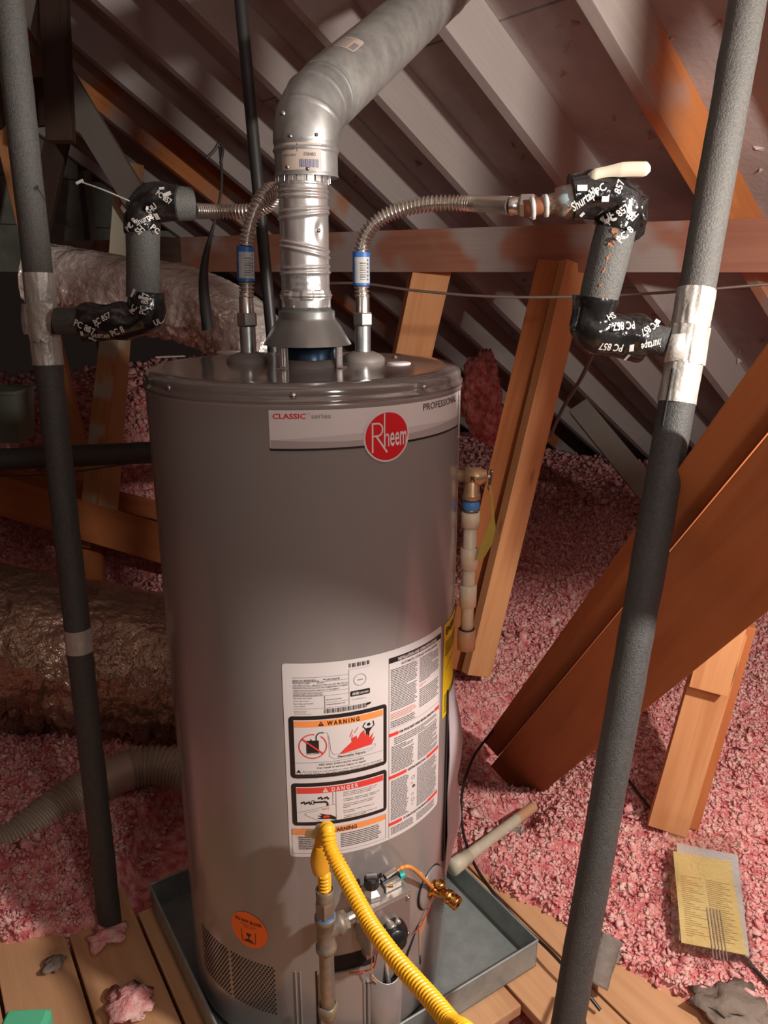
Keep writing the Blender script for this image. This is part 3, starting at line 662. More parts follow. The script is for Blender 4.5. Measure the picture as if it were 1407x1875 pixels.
# tall R whose bowl and leg run long, with the h rising high beside it
bar(26.05, 1.0905, 26.05, 1.1305, .0024); bar(25.8, 1.1305, 28.0, 1.1305, .0024)
for i in range(10):
    a0, a1 = PI / 2 - PI * i / 10, PI / 2 - PI * (i + 1) / 10
    bar(27.9 + 1.65 * cos(a0), 1.1220 + .0085 * sin(a0), 27.9 + 1.65 * cos(a1), 1.1220 + .0085 * sin(a1), .0024)
bar(26.0, 1.1135, 28.0, 1.1135, .0022); bar(27.3, 1.1135, 31.2, 1.0895, .0027)
bar(30.25, 1.0975, 30.25, 1.1435, .0020)
ptext(m, tank, 'n', 30.15, 32.0, 1.0975, .0290, B_, .0)
ptext(m, tank, 'eem', 32.25, 38.7, 1.0978, .0290, B_, .012)
m.build('emblem_lettering', M_WHITE, band)
m = MB(); prect(m, tank, 74.5, 77.5, 1.078, 1.152, .0008); sl = m.build('small_label', M_WHITE, heater)
m = MB(); [prect(m, tank, 75.0, 76.2 + .7 * ((i * 7) % 3) / 3, 1.082 + i * .0032, 1.0836 + i * .0032, .0011) for i in range(20)]; m.build('small_print', M_TXT, sl)

# ---- large rating and warning label
u0, u1, v0, v1 = -5.1, 60.9, .4465, .7850
m = MB(); prect(m, tank, u0, u1, v0, v1, .0006, rnd=1.2, rv=.005); big = m.build('rating_label', M_WHITE, heater)
O1, O2, O3 = .0010, .0013, .0016
blk, txt, red, org, pnk, wht = MB(), MB(), MB(), MB(), MB(), MB()
# left column frames
def warnframe(va, vb, colmb, head, hc, hmb, tw=(7.0, 23.5), tri=3.8):
    prect(blk, tank, -3.6, 31.3, va, vb, O1, rnd=1.4, rv=.006)
    prect(wht, tank, -1.9, 29.9, va + .0065, vb - .0065, O2)
    prect(colmb, tank, -1.7, 29.7, vb - .0185, vb - .0080, O3)
    ppoly(hmb, tank, [(tri - 1.0, vb - .0172), (tri + 1.0, vb - .0172), (tri, vb - .0092)], O3 + .0002)
    ptext(hmb, tank, head, tw[0], tw[1], vb - .0168, .0072, O3 + .0003, .03)
warnframe(.5915, .6985, org, 'W A R N I N G', 0, blk, (9.5, 20.8), 7.4)
warnframe(.5055, .5825, red, 'D A N G E R', 0, wht, (10.5, 20.0), 8.3)
# faint exclamation marks inside the triangles
prect(org, tank, 7.32, 7.48, .6835, .6870, O3 + .0005); prect(red, tank, 8.22, 8.38, .5675, .5710, O3 + .0005)
# vapour pictogram
cx, cy, rc = 4.4, .6470, .0205
for i in range(40):
    a0, a1 = 2 * PI * i / 40, 2 * PI * (i + 1) / 40
    if 0.9 < a0 < 1.35: continue
    pline(red, tank, [(cx + rc * KU * cos(a0), cy + rc * sin(a0)), (cx + rc * KU * cos(a1), cy + rc * sin(a1))], .0019, O3, KU)
ppoly(blk, tank, [(cx - 2.2, cy - .0135), (cx + 2.1, cy - .0135), (cx + 2.1, cy + .0100), (cx - 2.2, cy + .0100)], O3)
ppoly(blk, tank, [(cx - .9, cy + .0100), (cx - .2, cy + .0100), (cx - .55, cy + .0135)], O3)
pline(blk, tank, [(cx + 1.2, cy + .009), (cx + 1.3, cy + .018), (cx + 2.2, cy + .0225), (cx + 3.8, cy + .0225)], .0018, O3, KU)
pline(red, tank, [(cx - rc * KU * .76, cy + rc * .66), (cx + rc * KU * .76, cy - rc * .66)], .0026, O3 + .0004, KU)
ptext(wht, tank, 'FLAMMABLE', cx - 2.0, cx + 1.9, cy - .0128, .0018, O3 + .0003, .01)
fl = [(13.3, .6290), (25.3, .6360), (26.6, .6480), (25.2, .6440), (26.0, .6560), (24.4, .6480), (24.5, .6600), (22.9, .6520), (22.5, .6640), (21.2, .6600), (20.0, .6500), (19.6, .6570), (18.2, .6540), (17.8, .6470), (15.6, .6390)]
ppoly(red, tank, fl, O3)
for a in ((17.2, .6560, 18.3, .6680), (18.9, .6620, 20.3, .6710), (17.8, .6500, 18.2, .6600)): pline(red, tank, [a[:2], a[2:]], .0012, O3, KU)
ell((24.2, .6720), .62, .0026, O3 + .0004, M_INK, 'pictogram_head', big, seg=16)
ppoly(blk, tank, [(22.6, .6660), (25.6, .6660), (24.4, .6590), (24.2, .6510), (23.7, .6570), (23.0, .6530), (23.2, .6600)], O3 + .0004)
pline(blk, tank, [(22.8, .6660), (22.0, .6700), (22.9, .6765)], .0014, O3 + .0004, KU); pline(blk, tank, [(25.4, .6655), (26.2, .6690), (25.8, .6765)], .0014, O3 + .0004, KU)
pline(txt, tank, [(8.2, .6690), (9.4, .6690), (10.2, .6580), (10.6, .6360), (11.5, .6300), (25.8, .6290), (26.8, .6320), (26.6, .6350), (22, .6350)], .0004, O3, KU)
pline(txt, tank, [(9.6, .6640), (10.0, .6500), (10.0, .6280), (11.5, .6225), (22, .6225), (25.6, .6270)], .0004, O3, KU)
ptext(blk, tank, 'Flammable Vapors', 13.0, 22.8, .6238, .0036, O3, .02)
for va in (.6185,): prect(txt, tank, -1.8, 29.7, va, va + .0005, O3)
ptext(txt, tank, 'FIRE AND EXPLOSION HAZARD', 6.4, 22.4, .6128, .0034, O3, .012)
ptext(txt, tank, 'Can result in serious injury or death', 5.6, 23.0, .6075, .0034, O3, .016)
ppoly(blk, tank, [(-1.6, .6016), (.2, .6016), (-.7, .6066)], O3)
for i, (t_, e_) in enumerate((('Do not store or use gasoline or other flammable vapors and liquids', 29.2), ('in the vicinity of this or any other appliance. Storage of or use of gasoline', 29.5), ('or other flammable vapors or liquids in the vicinity of this or any other', 27.5), ('appliance can result in serious injury or death.', 16.5))):
    ptext(txt, tank, t_, .8 if i == 0 else -1.6, e_, .6022 - i * .0036 - .0002 + (.0 if i else 0), .0024, O3)
# danger pictogram
prect(txt, tank, 11.9, 12.05, .5125, .5640, O3); prect(txt, tank, 10.8, 10.95, .5420, .5640, O3)
pline(txt, tank, [(-1.7, .5300), (10.8, .5420), (12.0, .5400)], .0005, O3, KU)
pline(txt, tank, [(6.2, .5125), (1.2, .5250), (.8, .5280), (2.2, .5305), (6.0, .5330)], .0005, O3, KU)
for c_ in ((.5, .5460), (2.3, .5458), (8.6, .5530), (6.5, .5535)):
    for k in range(5):
        a = 2 * PI * k / 5; ell((c_[0] + .62 * cos(a), c_[1] + .0028 * sin(a)), .42, .0018, O3 + .0001 * k, M_INK, 'tap_mark', big, seg=10) if k < 3 else None
pline(blk, tank, [(4.0, .5480), (8.0, .5480)], .0030, O3 + .0002, KU); pline(blk, tank, [(7.8, .5490), (8.9, .5460), (9.0, .5400)], .0030, O3 + .0002, KU)
ell((3.9, .5480), .75, .0042, O3, M_INK, 'tap_flange', big, seg=16, hole=.7)
ptext(pnk, tank, 'HOT', 6.9, 9.6, .5330, .0040, O3, .02)
ppoly(blk, tank, [(11.8, .5180), (11.8, .5125), (9.5, .5160), (6.2, .5170), (5.0, .5185), (6.8, .5200), (5.0, .5235), (7.0, .5230), (6.0, .5275), (8.2, .5245), (10.0, .5230)], O3)
ppoly(red, tank, [(7.2, .5190), (9.4, .5190), (9.8, .5215), (8.6, .5235), (7.3, .5225)], O3 + .0004)
for i, (t_, w_) in enumerate((('Water temperature over 125 F can', 12), ('cause severe burns instantly or', 11.5), ('severe or death from scalds.', 10), ('', 0), ('Children, disabled and elderly are', 13), ('at highest risk of being scalded.', 12), ('', 0), ('See instruction manual before', 11), ('setting temperature at water', 10.5), ('heater.', 2.5), ('', 0), ('Feel water before bathing or', 11), ('showering.', 4), ('', 0), ('Temperature limiting valves are', 12), ('available, see manual.', 8))):
    if t_: ptext(txt, tank, t_, 14.6, 14.6 + w_ * 1.05, .5596 - i * .00305, .0019, O3, .01)
# lower warning
for a in ((-4.0, 31.0, .4530, .4534), (-4.0, 31.0, .4990, .4994), (-4.0, -3.9, .4530, .4994), (30.9, 31.0, .4530, .4994)): prect(txt, tank, *a, O1)
prect(org, tank, -3.8, 30.8, .4895, .4988, O2); ptext(blk, tank, 'WARNING', 9.8, 19.4, .4906, .0068, O3, .03)
pblock(txt, tank, -1.6, 9.6, .4870, .4600, .0036, O2, KU, 5); pblock(txt, tank, 13.5, 29.2, .4870, .4580, .0034, O2, KU, 6)
# rating plate
for a in ((-1.8, 17.2, .7620, .7624), (-1.8, 17.2, .7545, .7549), (-1.8, 17.2, .7470, .7474), (-1.8, 17.2, .7380, .7384), (-1.8, 17.2, .7310, .7314), (9.0, 17.2, .7195, .7199), (-1.8, 17.2, .7105, .7109), (8.8, 8.95, .7105, .7310), (17.2, 17.3, .7105, .7690), (17.2, 25.0, .7690, .7693)): prect(txt, tank, *a, O1)
rows = (('SERIAL NO. M322020823', -1.6, 6.0, .7572), ('MFG. DATE 08AUG2020', 8.6, 14.2, .7572), ('MODEL NO. PROG50S-38N RH60', -1.6, 7.2, .7552), ('CAP. U.S. GALS. 48', 9.5, 14.0, .7556), ('INPUT BTU/H  38,000', -1.6, 4.0, .7520), ('NATURAL', 6.5, 9.0, .7520), ('GAS PRESS. IN. W.C. - Manifold 4.0  Max. Inlet 10.5  Min. Inlet 5.0', -1.6, 16.8, .7485), ('DESIGNED FOR INSTALLATION ON COMBUSTIBLE FLOORING', -1.6, 16.8, .7440), ('COMPLIES WITH REGULATIONS SCAQMD RULE 1121 REQUIREMENTS', -1.6, 13.8, .7400), ('FOR INSTALLATION REFER TO MANUAL AND INSTRUCTIONS', -1.6, 8.3, .7350), ('MINIMUM CLEARANCES FROM COMBUSTIBLES', -1.6, 8.3, .7322), ('Sides 0 inches  Rear 0 inches', -1.6, 4.6, .7275), ('Front 1 inch or more', -1.6, 3.6, .7230), ('Flue 6 inches, vent 6 inches', -1.6, 5.0, .7185), ('Tested to 300 PSI', -1.6, 2.2, .7140), ('WORKING PRESSURE 150 PSI', 9.3, 15.8, .7150), ('FOR INDOOR USE ONLY', 9.3, 14.8, .7230))
for t_, a, b, v in rows: ptext(txt, tank, t_, a, b, v, .0019, O1, .012)
for k in range(13): 
    w_ = (.35, .18, .5)[k % 3]; prect(txt, tank, 17.3 + k * .58, 17.3 + k * .58 + w_, .7725, .7790, O1)
for k in range(34):
    w_ = (.22, .12, .33, .18)[(k * 5) % 4]; prect(blk if k % 2 else txt, tank, 8.6 + k * .45, 8.6 + k * .45 + w_, .6985 + .0030, .6985 + .0105, O1)
ell((21.2, .7500), 2.3, .0098, O1, M_GINK, 'seal_ring', big, hole=.9); ptext(txt, tank, 'ANSI', 20.2, 22.2, .7490, .0022, O1)
prect(blk, tank, 17.7, 24.8, .7240, .7330, O1, rnd=.5, rv=.002); ptext(wht, tank, 'AHRI', 18.3, 20.8, .7262, .0046, O2, .03); ptext(wht, tank, 'CERTIFIED', 21.1, 24.3, .7266, .0030, O2, .02)
ptext(txt, tank, 'www.ahridirectory.org', 18.3, 23.2, .7180, .0017, O1); ppoly(blk, tank, [(23.6, .7045), (25.0, .7060), (25.2, .7090), (23.8, .7090), (23.2, .7070)], O1)
for i in range(3): ptext(txt, tank, ('Manufacturing Company', 'Water Heater Division', 'Montgomery, Alabama USA')[i], -1.6, (2.9, 2.4, 4.2)[i], .7060 - i * .0024, .0014, O1)
# right column
ru0, ru1 = 32.2, 60.3
for a in ((ru0, ru0 + .12, .4500, .7700), (ru1 - .15, ru1, .6320, .7700), (ru0, ru1, .6500, .6504)): prect(txt, tank, *a, O1)
prect(blk, tank, ru0, ru1, .7640, .7730, O2); ptext(wht, tank, 'INSTALLATION AND OPERATION DETAILS', 36.0, 56.8, .7655, .0050, O3, .03)
ptext(txt, tank, 'AUTOMATIC STORAGE WATER HEATER', 37.5, 57.2, .7560, .0042, O1, .015)
pblock(txt, tank, 33.0, 45.4, .7540, .6790, .0029, O1, KU, 11, .5); pblock(pnk, tank, 33.0, 45.0, .6785, .6655, .0029, O1, KU, 12, .5, .2); pblock(txt, tank, 33.0, 45.0, .6650, .6520, .0031, O1, KU, 13, .5)
pblock(txt, tank, 46.6, 59.5, .7540, .7080, .0029, O1, KU, 14, .5); pblock(pnk, tank, 46.6, 50.5, .7080, .7010, .0029, O1, KU, 15, .5); pblock(txt, tank, 46.6, 59.5, .7000, .6640, .0034, O1, KU, 16, .45)
def bar_head(v, l, r_, text, ta, tb): prect(red, tank, ru0, l, v, v + .0060, O2); prect(red, tank, r_, ru1 - .3, v, v + .0060, O2); ptext(blk, tank, text, ta, tb, v + .0008, .0042, O2, .03)
bar_head(.6370, 36.4, 56.6, 'FOR YOUR SAFETY READ BEFORE OPERATING', 36.9, 56.1)
bar_head(.5600, 40.3, 51.5, 'LIGHTING INSTRUCTIONS', 41.0, 50.8)
bar_head(.4720, 38.2, 52.6, 'TO TURN OFF GAS TO THE APPLIANCE', 39.0, 52.2)
pblock(txt, tank, 34.5, 59.6, .6340, .6200, .0034, O1, KU, 20, .45)
pblock(txt, tank, 33.4, 44.3, .6190, .5680, .0029, O1, KU, 21, .5); pblock(txt, tank, 46.2, 59.3, .6190, .5680, .0029, O1, KU, 22, .5)
pblock(txt, tank, 33.2, 41.6, .5570, .4810, .0029, O1, KU, 23, .5, .2); pblock(txt, tank, 46.0, 59.3, .5570, .4810, .0029, O1, KU, 24, .5, .3)
pblock(txt, tank, 33.2, 44.8, .4690, .4530, .0030, O1, KU, 25, .5); pblock(txt, tank, 46.0, 58.0, .4690, .4530, .0030, O1, KU, 26, .5)
for (a, b, r1) in ((43.9, .5430, .9), (43.2, .5330, .5), (44.4, .5250, .7), (43.6, .5120, .6), (43.8, .5010, .9), (43.5, .4930, .5)): ell((a, b), r1, r1 * .0042, O1, M_GINK, 'diagram', big, seg=14, hole=.7)
ppoly(blk, tank, [(43.4, .5240), (44.8, .5255), (44.5, .5290), (43.6, .5280)], O2)
wht.build('white_print', M_WHITE, big, kind='stuff'); blk.build('black_print', M_INK, big, kind='stuff'); txt.build('small_print', M_TXT, big, kind='stuff'); red.build('red_print', M_RED2, big, kind='stuff'); org.build('orange_print', M_ORG, big, kind='stuff'); pnk.build('faded_print', M_PINK, big, kind='stuff')

# ---- yellow energy label
m = MB(); prect(m, tank, 63.4, 97, .6060, .7800, .0007, rnd=.5, rv=.002); yl = m.build('energy_label', M_YEL, heater)
m = MB(); ptext(m, tank, 'ENERGYGUIDE', 65.3, 94, .7590, .0130, .0012, .03); pblock(m, tank, 65.0, 95, .7480, .7200, .0045, .0011, KU, 31); pline(m, tank, [(66, .6950), (72, .7040), (95, .7040)], .0012, .0011, KU); pblock(m, tank, 65.0, 95, .6500, .6120, .0040, .0011, KU, 33); m.build('black_print', M_INK, yl, kind='stuff')
# ---- orange DO NOT BLOCK sticker
so = (-23.4, .2810); ell(so, 8.1, .0360, .0008, M_STK, 'warning_sticker', heater); stk = heater.children[-1]
stk = [c for c in heater.children if c.name.startswith('warning_sticker')][0]
m = MB(); ptext(m, tank, 'DO NOT BLOCK', -29.3, -17.3, .2955, .0058, .0013, .03); ptext(m, tank, 'Combustion air inlets', -27.2, -19.6, .2895, .0026, .0013); ptext(m, tank, 'this side', -25.4, -21.0, .2855, .0026, .0013)
for pl in ([(-26.8, .2790), (-26.4, .2560), (-20.6, .2560), (-20.4, .2790)],): pline(m, tank, pl, .0012, .0013, KU)
ppoly(m, tank, [(-25.4, .2575), (-21.4, .2575), (-22.2, .2610), (-23.2, .2620), (-23.2, .2680), (-22.3, .2705), (-22.6, .2750), (-23.4, .2735), (-24.2, .2750), (-24.5, .2705), (-23.7, .2680), (-23.7, .2620), (-24.8, .2610)], .0013)
m.build('black_print', M_INK, stk, kind='stuff')

# ---- perforated air inlets low on the left, panel ridges
m = MB()
for band_ in ((-53, -35), (-33, -13.4)):
    nrow = 0; z = .214
    while z > .112:
        u = band_[0] + (.72 if nrow % 2 else 0)
        while u < band_[1]:
            vs = [tank.pt(u + .46 * cos(a * PI / 3), z + .0020 * sin(a * PI / 3), .0006) for a in range(6)]; m.add(vs, [(0, 1, 2, 3, 4, 5)], False); u += 1.44
        z -= .0052; nrow += 1
m.build('air_inlet_holes', M_VOID, heater, kind='stuff')
for u in (-5.0, -3.2): 
    m = MB(); m.tube([tank.pt(u, .215, .0005), tank.pt(u, .05, .0005)], .0016, 8); m.build('panel_ridge', M_JACK, heater)
m = MB(); prect(m, tank, 2.7, 3.35, .05, .216, .0008); m.build('panel_gap', M_VOID, heater)
# flat dark rectangle on the jacket, and the access panel below it
m = MB(); prect(m, tank, 8.4, 26, .2075, .2430, .0008); m.build('dark_rectangle', M_VOID, heater)
m = MB(); us = [4.2 + 1.2 * i for i in range(15)]; vs = []
for u in us: vs += [tank.pt(u, .040, .0008), tank.pt(u, .2105, .0008), tank.pt(u, .2105, .0042), tank.pt(u, .040, .0042)]
n = len(us); fs = []
for i in range(n - 1):
    for k in range(4): fs.append((4 * i + k, 4 * i + (k + 1) % 4, 4 * i + 4 + (k + 1) % 4, 4 * i + 4 + k))
fs += [(3, 2, 1, 0), (4 * n - 4, 4 * n - 3, 4 * n - 2, 4 * n - 1)]
m.add(vs, fs, False); m.build('access_panel', M_JACK, heater)
# tube-shaped burner window housing
ct = Cyl(tank.pt(31.5, 0, -.012), (0, 0, 1), (0, -1, 0), .034)
m = MB(); vs = []; fs = []; prof = []
seg = 40
def topz(a): return .1990 - .030 * cos(a - rad(31)) 
for i in range(seg):
    a = 2 * PI * i / seg
    for k, (rr2, zz) in enumerate(((.034, .032), (.034, topz(a)), (.0325, topz(a) + .001), (.0315, topz(a)), (.0315, .06))):
        vs.append(Vector((ct.O.x, ct.O.y, 0)) + (ct.X * cos(a) + ct.Y * sin(a)) * rr2 + V(0, 0, zz))
for i in range(seg):
    j = (i + 1) % seg
    for k in range(4): fs.append((5 * i + k, 5 * j + k, 5 * j + k + 1, 5 * i + k + 1))
m.add(vs, fs, True); hs = m.build('burner_housing', M_JACK, heater)
m = MB(); m.lathe(Vector((ct.O.x, ct.O.y, 0)), V(0, 0, 1), [(.0316, .160), (.0, .150)], 32); m.build('housing_inside', M_BLK, hs)
m = MB(); m.rod(Vector((ct.O.x + .010, ct.O.y - .018, .155)), Vector((ct.O.x + .004, ct.O.y - .006, .215)), .0042, 12); m.build('burner_tube', M_SHINY, hs)
for u in (23.2, 21.4): 
    m = MB(); m.tube([tank.pt(u, .175, .003), tank.pt(u, .04, .003)], .0035, 8); m.build('panel_ridge', M_JACK, heater)
# split seam with tan insulation on the right of the valve
m = MB(); ppoly(m, tank, [(47.6, .2290), (48.2, .2290), (41.0, .1700), (38.8, .1720)], .0009); m.build('panel_gap', M_VOID, heater)
m = MB(); ppoly(m, tank, [(48.4, .2300), (53.8, .2300), (52.6, .2120), (50.0, .1980), (49.6, .1500), (49.2, .1500)], .0010); m.build('insulation_strip', M_TANF, heater)
m = MB(); ppoly(m, tank, [(49.3, .1560), (49.9, .1560), (50.3, .1360), (49.6, .1330)], .0012); m.build('panel_gap', M_VOID, heater)
# rows of raised inlet slots far right
m = MB()
for r0 in (70.5, 73.0):
    for i in range(13): prect(m, tank, r0, r0 + 1.1, .262 - i * .0075, .2645 - i * .0075, .0008)
m.build('louvre_slots', M_VOID, heater, kind='stuff')

# ---- gas control
th = rad(33); NV = V(sin(th), -cos(th), 0); UV_ = V(cos(th), sin(th), 0)
def gpt(px, py, dist):
    r = ray(px, py); q = T0 + NV * dist; l = (q - V(0, 0, CAM_H)).dot(NV) / r.dot(NV); return V(0, 0, CAM_H) + r * l
D0 = .302
tl, tr, br = gpt(677, 1664, D0), gpt(752, 1636, D0), gpt(752, 1711, D0)
ua, ub = (tl - T0).dot(UV_), (tr - T0).dot(UV_); za, zb = br.z - .005, (tl.z + tr.z) / 2
Rg = Matrix((UV_, NV, V(0, 0, 1))).transposed()
gc = T0 + NV * (D0 - .022) + UV_ * ((ua + ub) / 2) + V(0, 0, (za + zb) / 2)
gwid, ghei = ub - ua, zb - za
gas = MB(); gas.box(gc, (gwid, .044, ghei), Rg, .003); gas.box(gc - NV * .02, (gwid * .8, .05, ghei * .8), Rg)
gas.box(gc + V(0, 0, ghei / 2 + .001) - NV * .001, (gwid + .004, .048, .004), Rg, .001); gas = gas.build('gas_control', M_ALU, heater)
m = MB(); m.box(gc + NV * .0225, (gwid * .97, .0016, ghei * .93), Rg, .0006); m.build('face_plate', M_ALUF, gas)
m = MB(); m.box(gc + V(0, 0, ghei / 2 + .0055) - NV * .003, (gwid * .9, .0018, .005), Rg); m.build('top_seam', M_BLK, gas)
for sx, sz in ((-.42, .30), (.42, .40), (.42, -.36)):
    m = MB(); p = gc + NV * .023 + UV_ * (gwid * sx) + V(0, 0, ghei * sz); m.lathe(p, NV, [(.0038, 0), (.0036, .003), (.002, .004), (0, .004)], 16); m.build('screw', M_NUT, gas)
p = gc + NV * .023 + V(0, 0, .004) - UV_ * .003
m = MB(); m.lathe(p, NV, [(.0075, 0), (.0075, .012), (.0055, .014), (0, .014)], 24); m.build('test_plug', M_ALU, gas)
m = MB(); m.lathe(p + UV_ * .013 + V(0, 0, .002), NV, [(.0045, 0), (.0045, .009), (0, .010)], 16); m.build('test_plug', M_ALU, gas)
# temperature dial
pd_ = gpt(722, 1716, D0 + .016) ; dax = (NV + V(-.18, 0, .38)).normalized()
m = MB(); m.lathe(pd_ - dax * .016, dax, [(0, 0), (.0265, 0), (.0275, .004), (.0265, .010), (.018, .013), (.0165, .030), (.0145, .032), (0, .032)], 48); dial = m.build('temperature_dial', M_BLK, gas)
fl_ = Cyl(pd_ - dax * .016, dax, V(0, 0, 1), 0)
ds = Flat(pd_ - dax * .0025, dax.cross(V(0, 0, 1)) * -1, V(0, 0, 1) - dax * dax.z)
m = MB(); ptext(m, ds, 'PILOT', -.008, .004, .0185, .0030, -.0018, .02); ptext(m, ds, 'LOW  HOT', -.016, -.004, .0135, .0026, -.0005, .01); m.build('lettering', M_WHITE, dial)
m = MB()
for i in range(9):
    a = rad(-70 + i * 17); m.tube([pd_ - dax * .0035 + (ds.U * sin(a) + ds.V * cos(a)) * .0178, pd_ - dax * .0055 + (ds.U * sin(a) + ds.V * cos(a)) * .0235], .0005, 6)
m.build('dial_marks', M_GINK, dial)
# on/off knob and plug connector on top
pk = gc + V(0, 0, ghei / 2 + .004) - UV_ * (gwid * .24) - NV * .004
m = MB(); m.lathe(pk, V(0, 0, 1), [(0, 0), (.020, 0), (.019, .007), (.014, .012), (.012, .014), (0, .014)], 8, smooth=False); m.build('knob_base', M_ALU, gas)
m = MB(); m.lathe(pk + V(0, 0, .012), V(0, 0, 1), [(.010, 0), (.0125, .004), (.0125, .017), (.010, .020), (0, .020)], 10, smooth=False); kb = m.build('control_knob', M_BLK, gas)
m = MB(); m.box(pk + V(0, 0, .033), (.017, .005, .007), Rg @ Matrix.Rotation(.5, 3, 'Z'), .001); m.build('knob_grip', M_ALU, gas)
pc = gc + V(0, 0, ghei / 2 + .004) + UV_ * (gwid * .20)
m = MB(); m.box(pc + V(0, 0, .006), (.030, .018, .012), Rg, .001); m.build('connector_block', M_ALU, gas)
m = MB(); m.box(pc + V(0, 0, .015) - NV * .003, (.034, .009, .006), Rg, .001); m.build('connector_top', M_BLK, gas)
m = MB(); m.rod(pc + V(0, 0, .011) + UV_ * .016, pc + V(0, 0, .011) + UV_ * .024, .0062, 20); m.build('teal_cap', M_TEALC, gas, label='teal round cap')
m = MB(); m.box(pc + V(0, 0, .022) + UV_ * .002 - NV * .004, (.022, .008, .006), Rg @ Matrix.Rotation(-.25, 3, 'Y'), .001); m.build('connector_clip', M_NUT, gas)
m = MB(); m.rod(pc + V(0, 0, .012) - UV_ * .010 + NV * .009, pc + V(0, 0, .012) - UV_ * .004 + NV * .012, .003, 12); m.build('brass_nut', M_BRASS, gas)
w0 = pc + V(0, 0, .024) + UV_ * .012
m = MB(); wp = bez([w0, w0 + UV_ * .010 + V(0, 0, .001), w0 + UV_ * .030 + V(0, 0, -.010), tank.pt(53.5, .300, .012)]); m.tube(wp, [.0018 if i < 8 else .0034 for i in range(len(wp))], 10); m.build('wire_sleeve', M_ORW, gas)
m = MB(); m.tube(bez([tank.pt(53.5, .302, .012), tank.pt(54.6, .285, .012), tank.pt(53.2, .262, .010), tank.pt(48.0, .240, .010), tank.pt(44.5, .226, .006)]), .0011, 8); m.build('red_wire', M_REDW, gas)
m = MB(); m.tube(bez([gc - V(0, 0, ghei / 2) - UV_ * .01, tank.pt(24, .222, .02), tank.pt(19, .212, .012), tank.pt(15.5, .208, .006)]), .0013, 8); m.build('red_wire', M_REDW, gas)
m = MB(); m.tube(bez([gc - V(0, 0, ghei / 2) - UV_ * .02, tank.pt(23, .205, .02), tank.pt(25, .18, .012), tank.pt(27, .165, .010)]), .0013, 8); m.build('brown_wire', M_ORW, gas)
for dx in (-.026, .0): 
    m = MB(); m.box(gc - V(0, 0, ghei / 2 + .012) + UV_ * dx - NV * .006, (.012, .018, .024), Rg, .001); m.build('valve_foot', M_ALU, gas)
# ---- drain valve
dv = Cyl(T0, V(0, 0, 1), V(0, -1, 0), TR); pdv = tank.pt(56.5, .284, .001); nd = (tank.pt(56.5, 0, 1) - tank.pt(56.5, 0, 0)).normalized()
m = MB(); m.lathe(pdv - nd * .002, nd, [(0, 0), (.0385, .0), (.0385, .0035), (.036, .005), (0, .005)], 48); dvp = m.build('drain_cover_plate', M_JACK, heater)
m = MB(); m.lathe(pdv - nd * .002, nd, [(.0, .0005), (.0405, .0005), (.0405, .0012), (0, .0012)], 48); m.build('plate_shadow_gap', M_VOID, dvp)
dvo = pdv + nd * .003 + V(0, 0, -.002)
m = MB(); m.lathe(dvo, nd, [(0, 0), (.0165, 0), (.0165, .004), (.010, .007), (.0095, .028), (.0125, .030), (.0125, .040), (0, .041)], 24); dval = m.build('drain_valve', M_BRASS, heater)
m = MB(); m.lathe(dvo + nd * .016, V(0, 0, 1), [(.007, 0), (.007, .014), (.0095, .015), (.0095, .020), (.006, .023), (0, .024)], 18); m.build('stem', M_BRASS, dval)
sd = (nd + V(.25, -.35, -.25)).normalized(); m = MB(); m.lathe(dvo + nd * .032, sd, [(0, 0), (.0095, 0), (.0095, .008), (.0125, .010), (.0125, .014), (.0115, .016), (.0125, .018), (.0125, .022), (.007, .023), (.006, .010)], 24); m.build('hose_spout', M_BRASS, dval)
m = MB(); ppoly(m, tank, [(54.2, .2340), (56.8, .2440), (58.6, .2400), (57.2, .2180), (54.8, .2160)], .0010); m.build('lower_slot', M_GASK, heater)
# plastic document sleeve taped to the side
m = MB(); prof = [(.640, 0), (.600, .004), (.560, .014), (.520, .020), (.480, .018), (.440, .012), (.400, .016), (.350, .022), (.300, .012), (.262, .004)]
n1 = 8; vs = []
for z, b in prof:
    for i in range(n1): vs.append(tank.pt(70 + i * 3.6, z, .0015 + b * sin(PI * (i + .6) / n1)))
fs = [(i * n1 + j, (i + 1) * n1 + j, (i + 1) * n1 + j + 1, i * n1 + j + 1) for i in range(len(prof) - 1) for j in range(n1 - 1)]
K = len(vs); vs += [v + (v - V(TX, TY, v.z)).normalized() * .001 for v in vs]
m.add(vs, fs + [tuple(q + K for q in f[::-1]) for f in fs]); m.build('document_sleeve', M_LILAC, heater)
m = MB(); m.tube([tank.pt(68.6, z, .002) for z in (.65, .5, .4, .30)], .0022, 8); m.build('black_edge_strip', M_BLK, heater)
# ---- temperature and pressure relief valve on the right side
tv0 = V(TX + TR - .004, 1.235, 1.005); tx = V(1, -.10, 0).normalized()
m = MB(); m.lathe(tv0 - tx * .002, tx, [(0, 0), (.030, 0), (.030, .003), (0, .004)], 40); m.build('side_gasket', M_GASK, heater)
m = MB(); m.lathe(tv0, tx, [(.010, 0), (.010, .014), (.0155, .015), (.0155, .040), (.012, .044), (.012, .050), (0, .051)], 28)
cv = tv0 + tx * .026
m.lathe(cv + V(0, 0, -.040), V(0, 0, 1), [(.013, 0), (.0155, .002), (.0155, .010), (.0135, .012), (.0135, .045), (.010, .050), (0, .051)], 28); tpv = m.build('relief_valve', M_BRONZE, heater)
f_ = Flat(cv + V(0, -.0158, 0), V(1, -.1, 0), V(0, 0, 1)); m = MB(); ptext(m, f_, 'R', -.004, .004, -.005, .009, .0004, .02); m.build('cast_mark', M_BRASS, tpv)
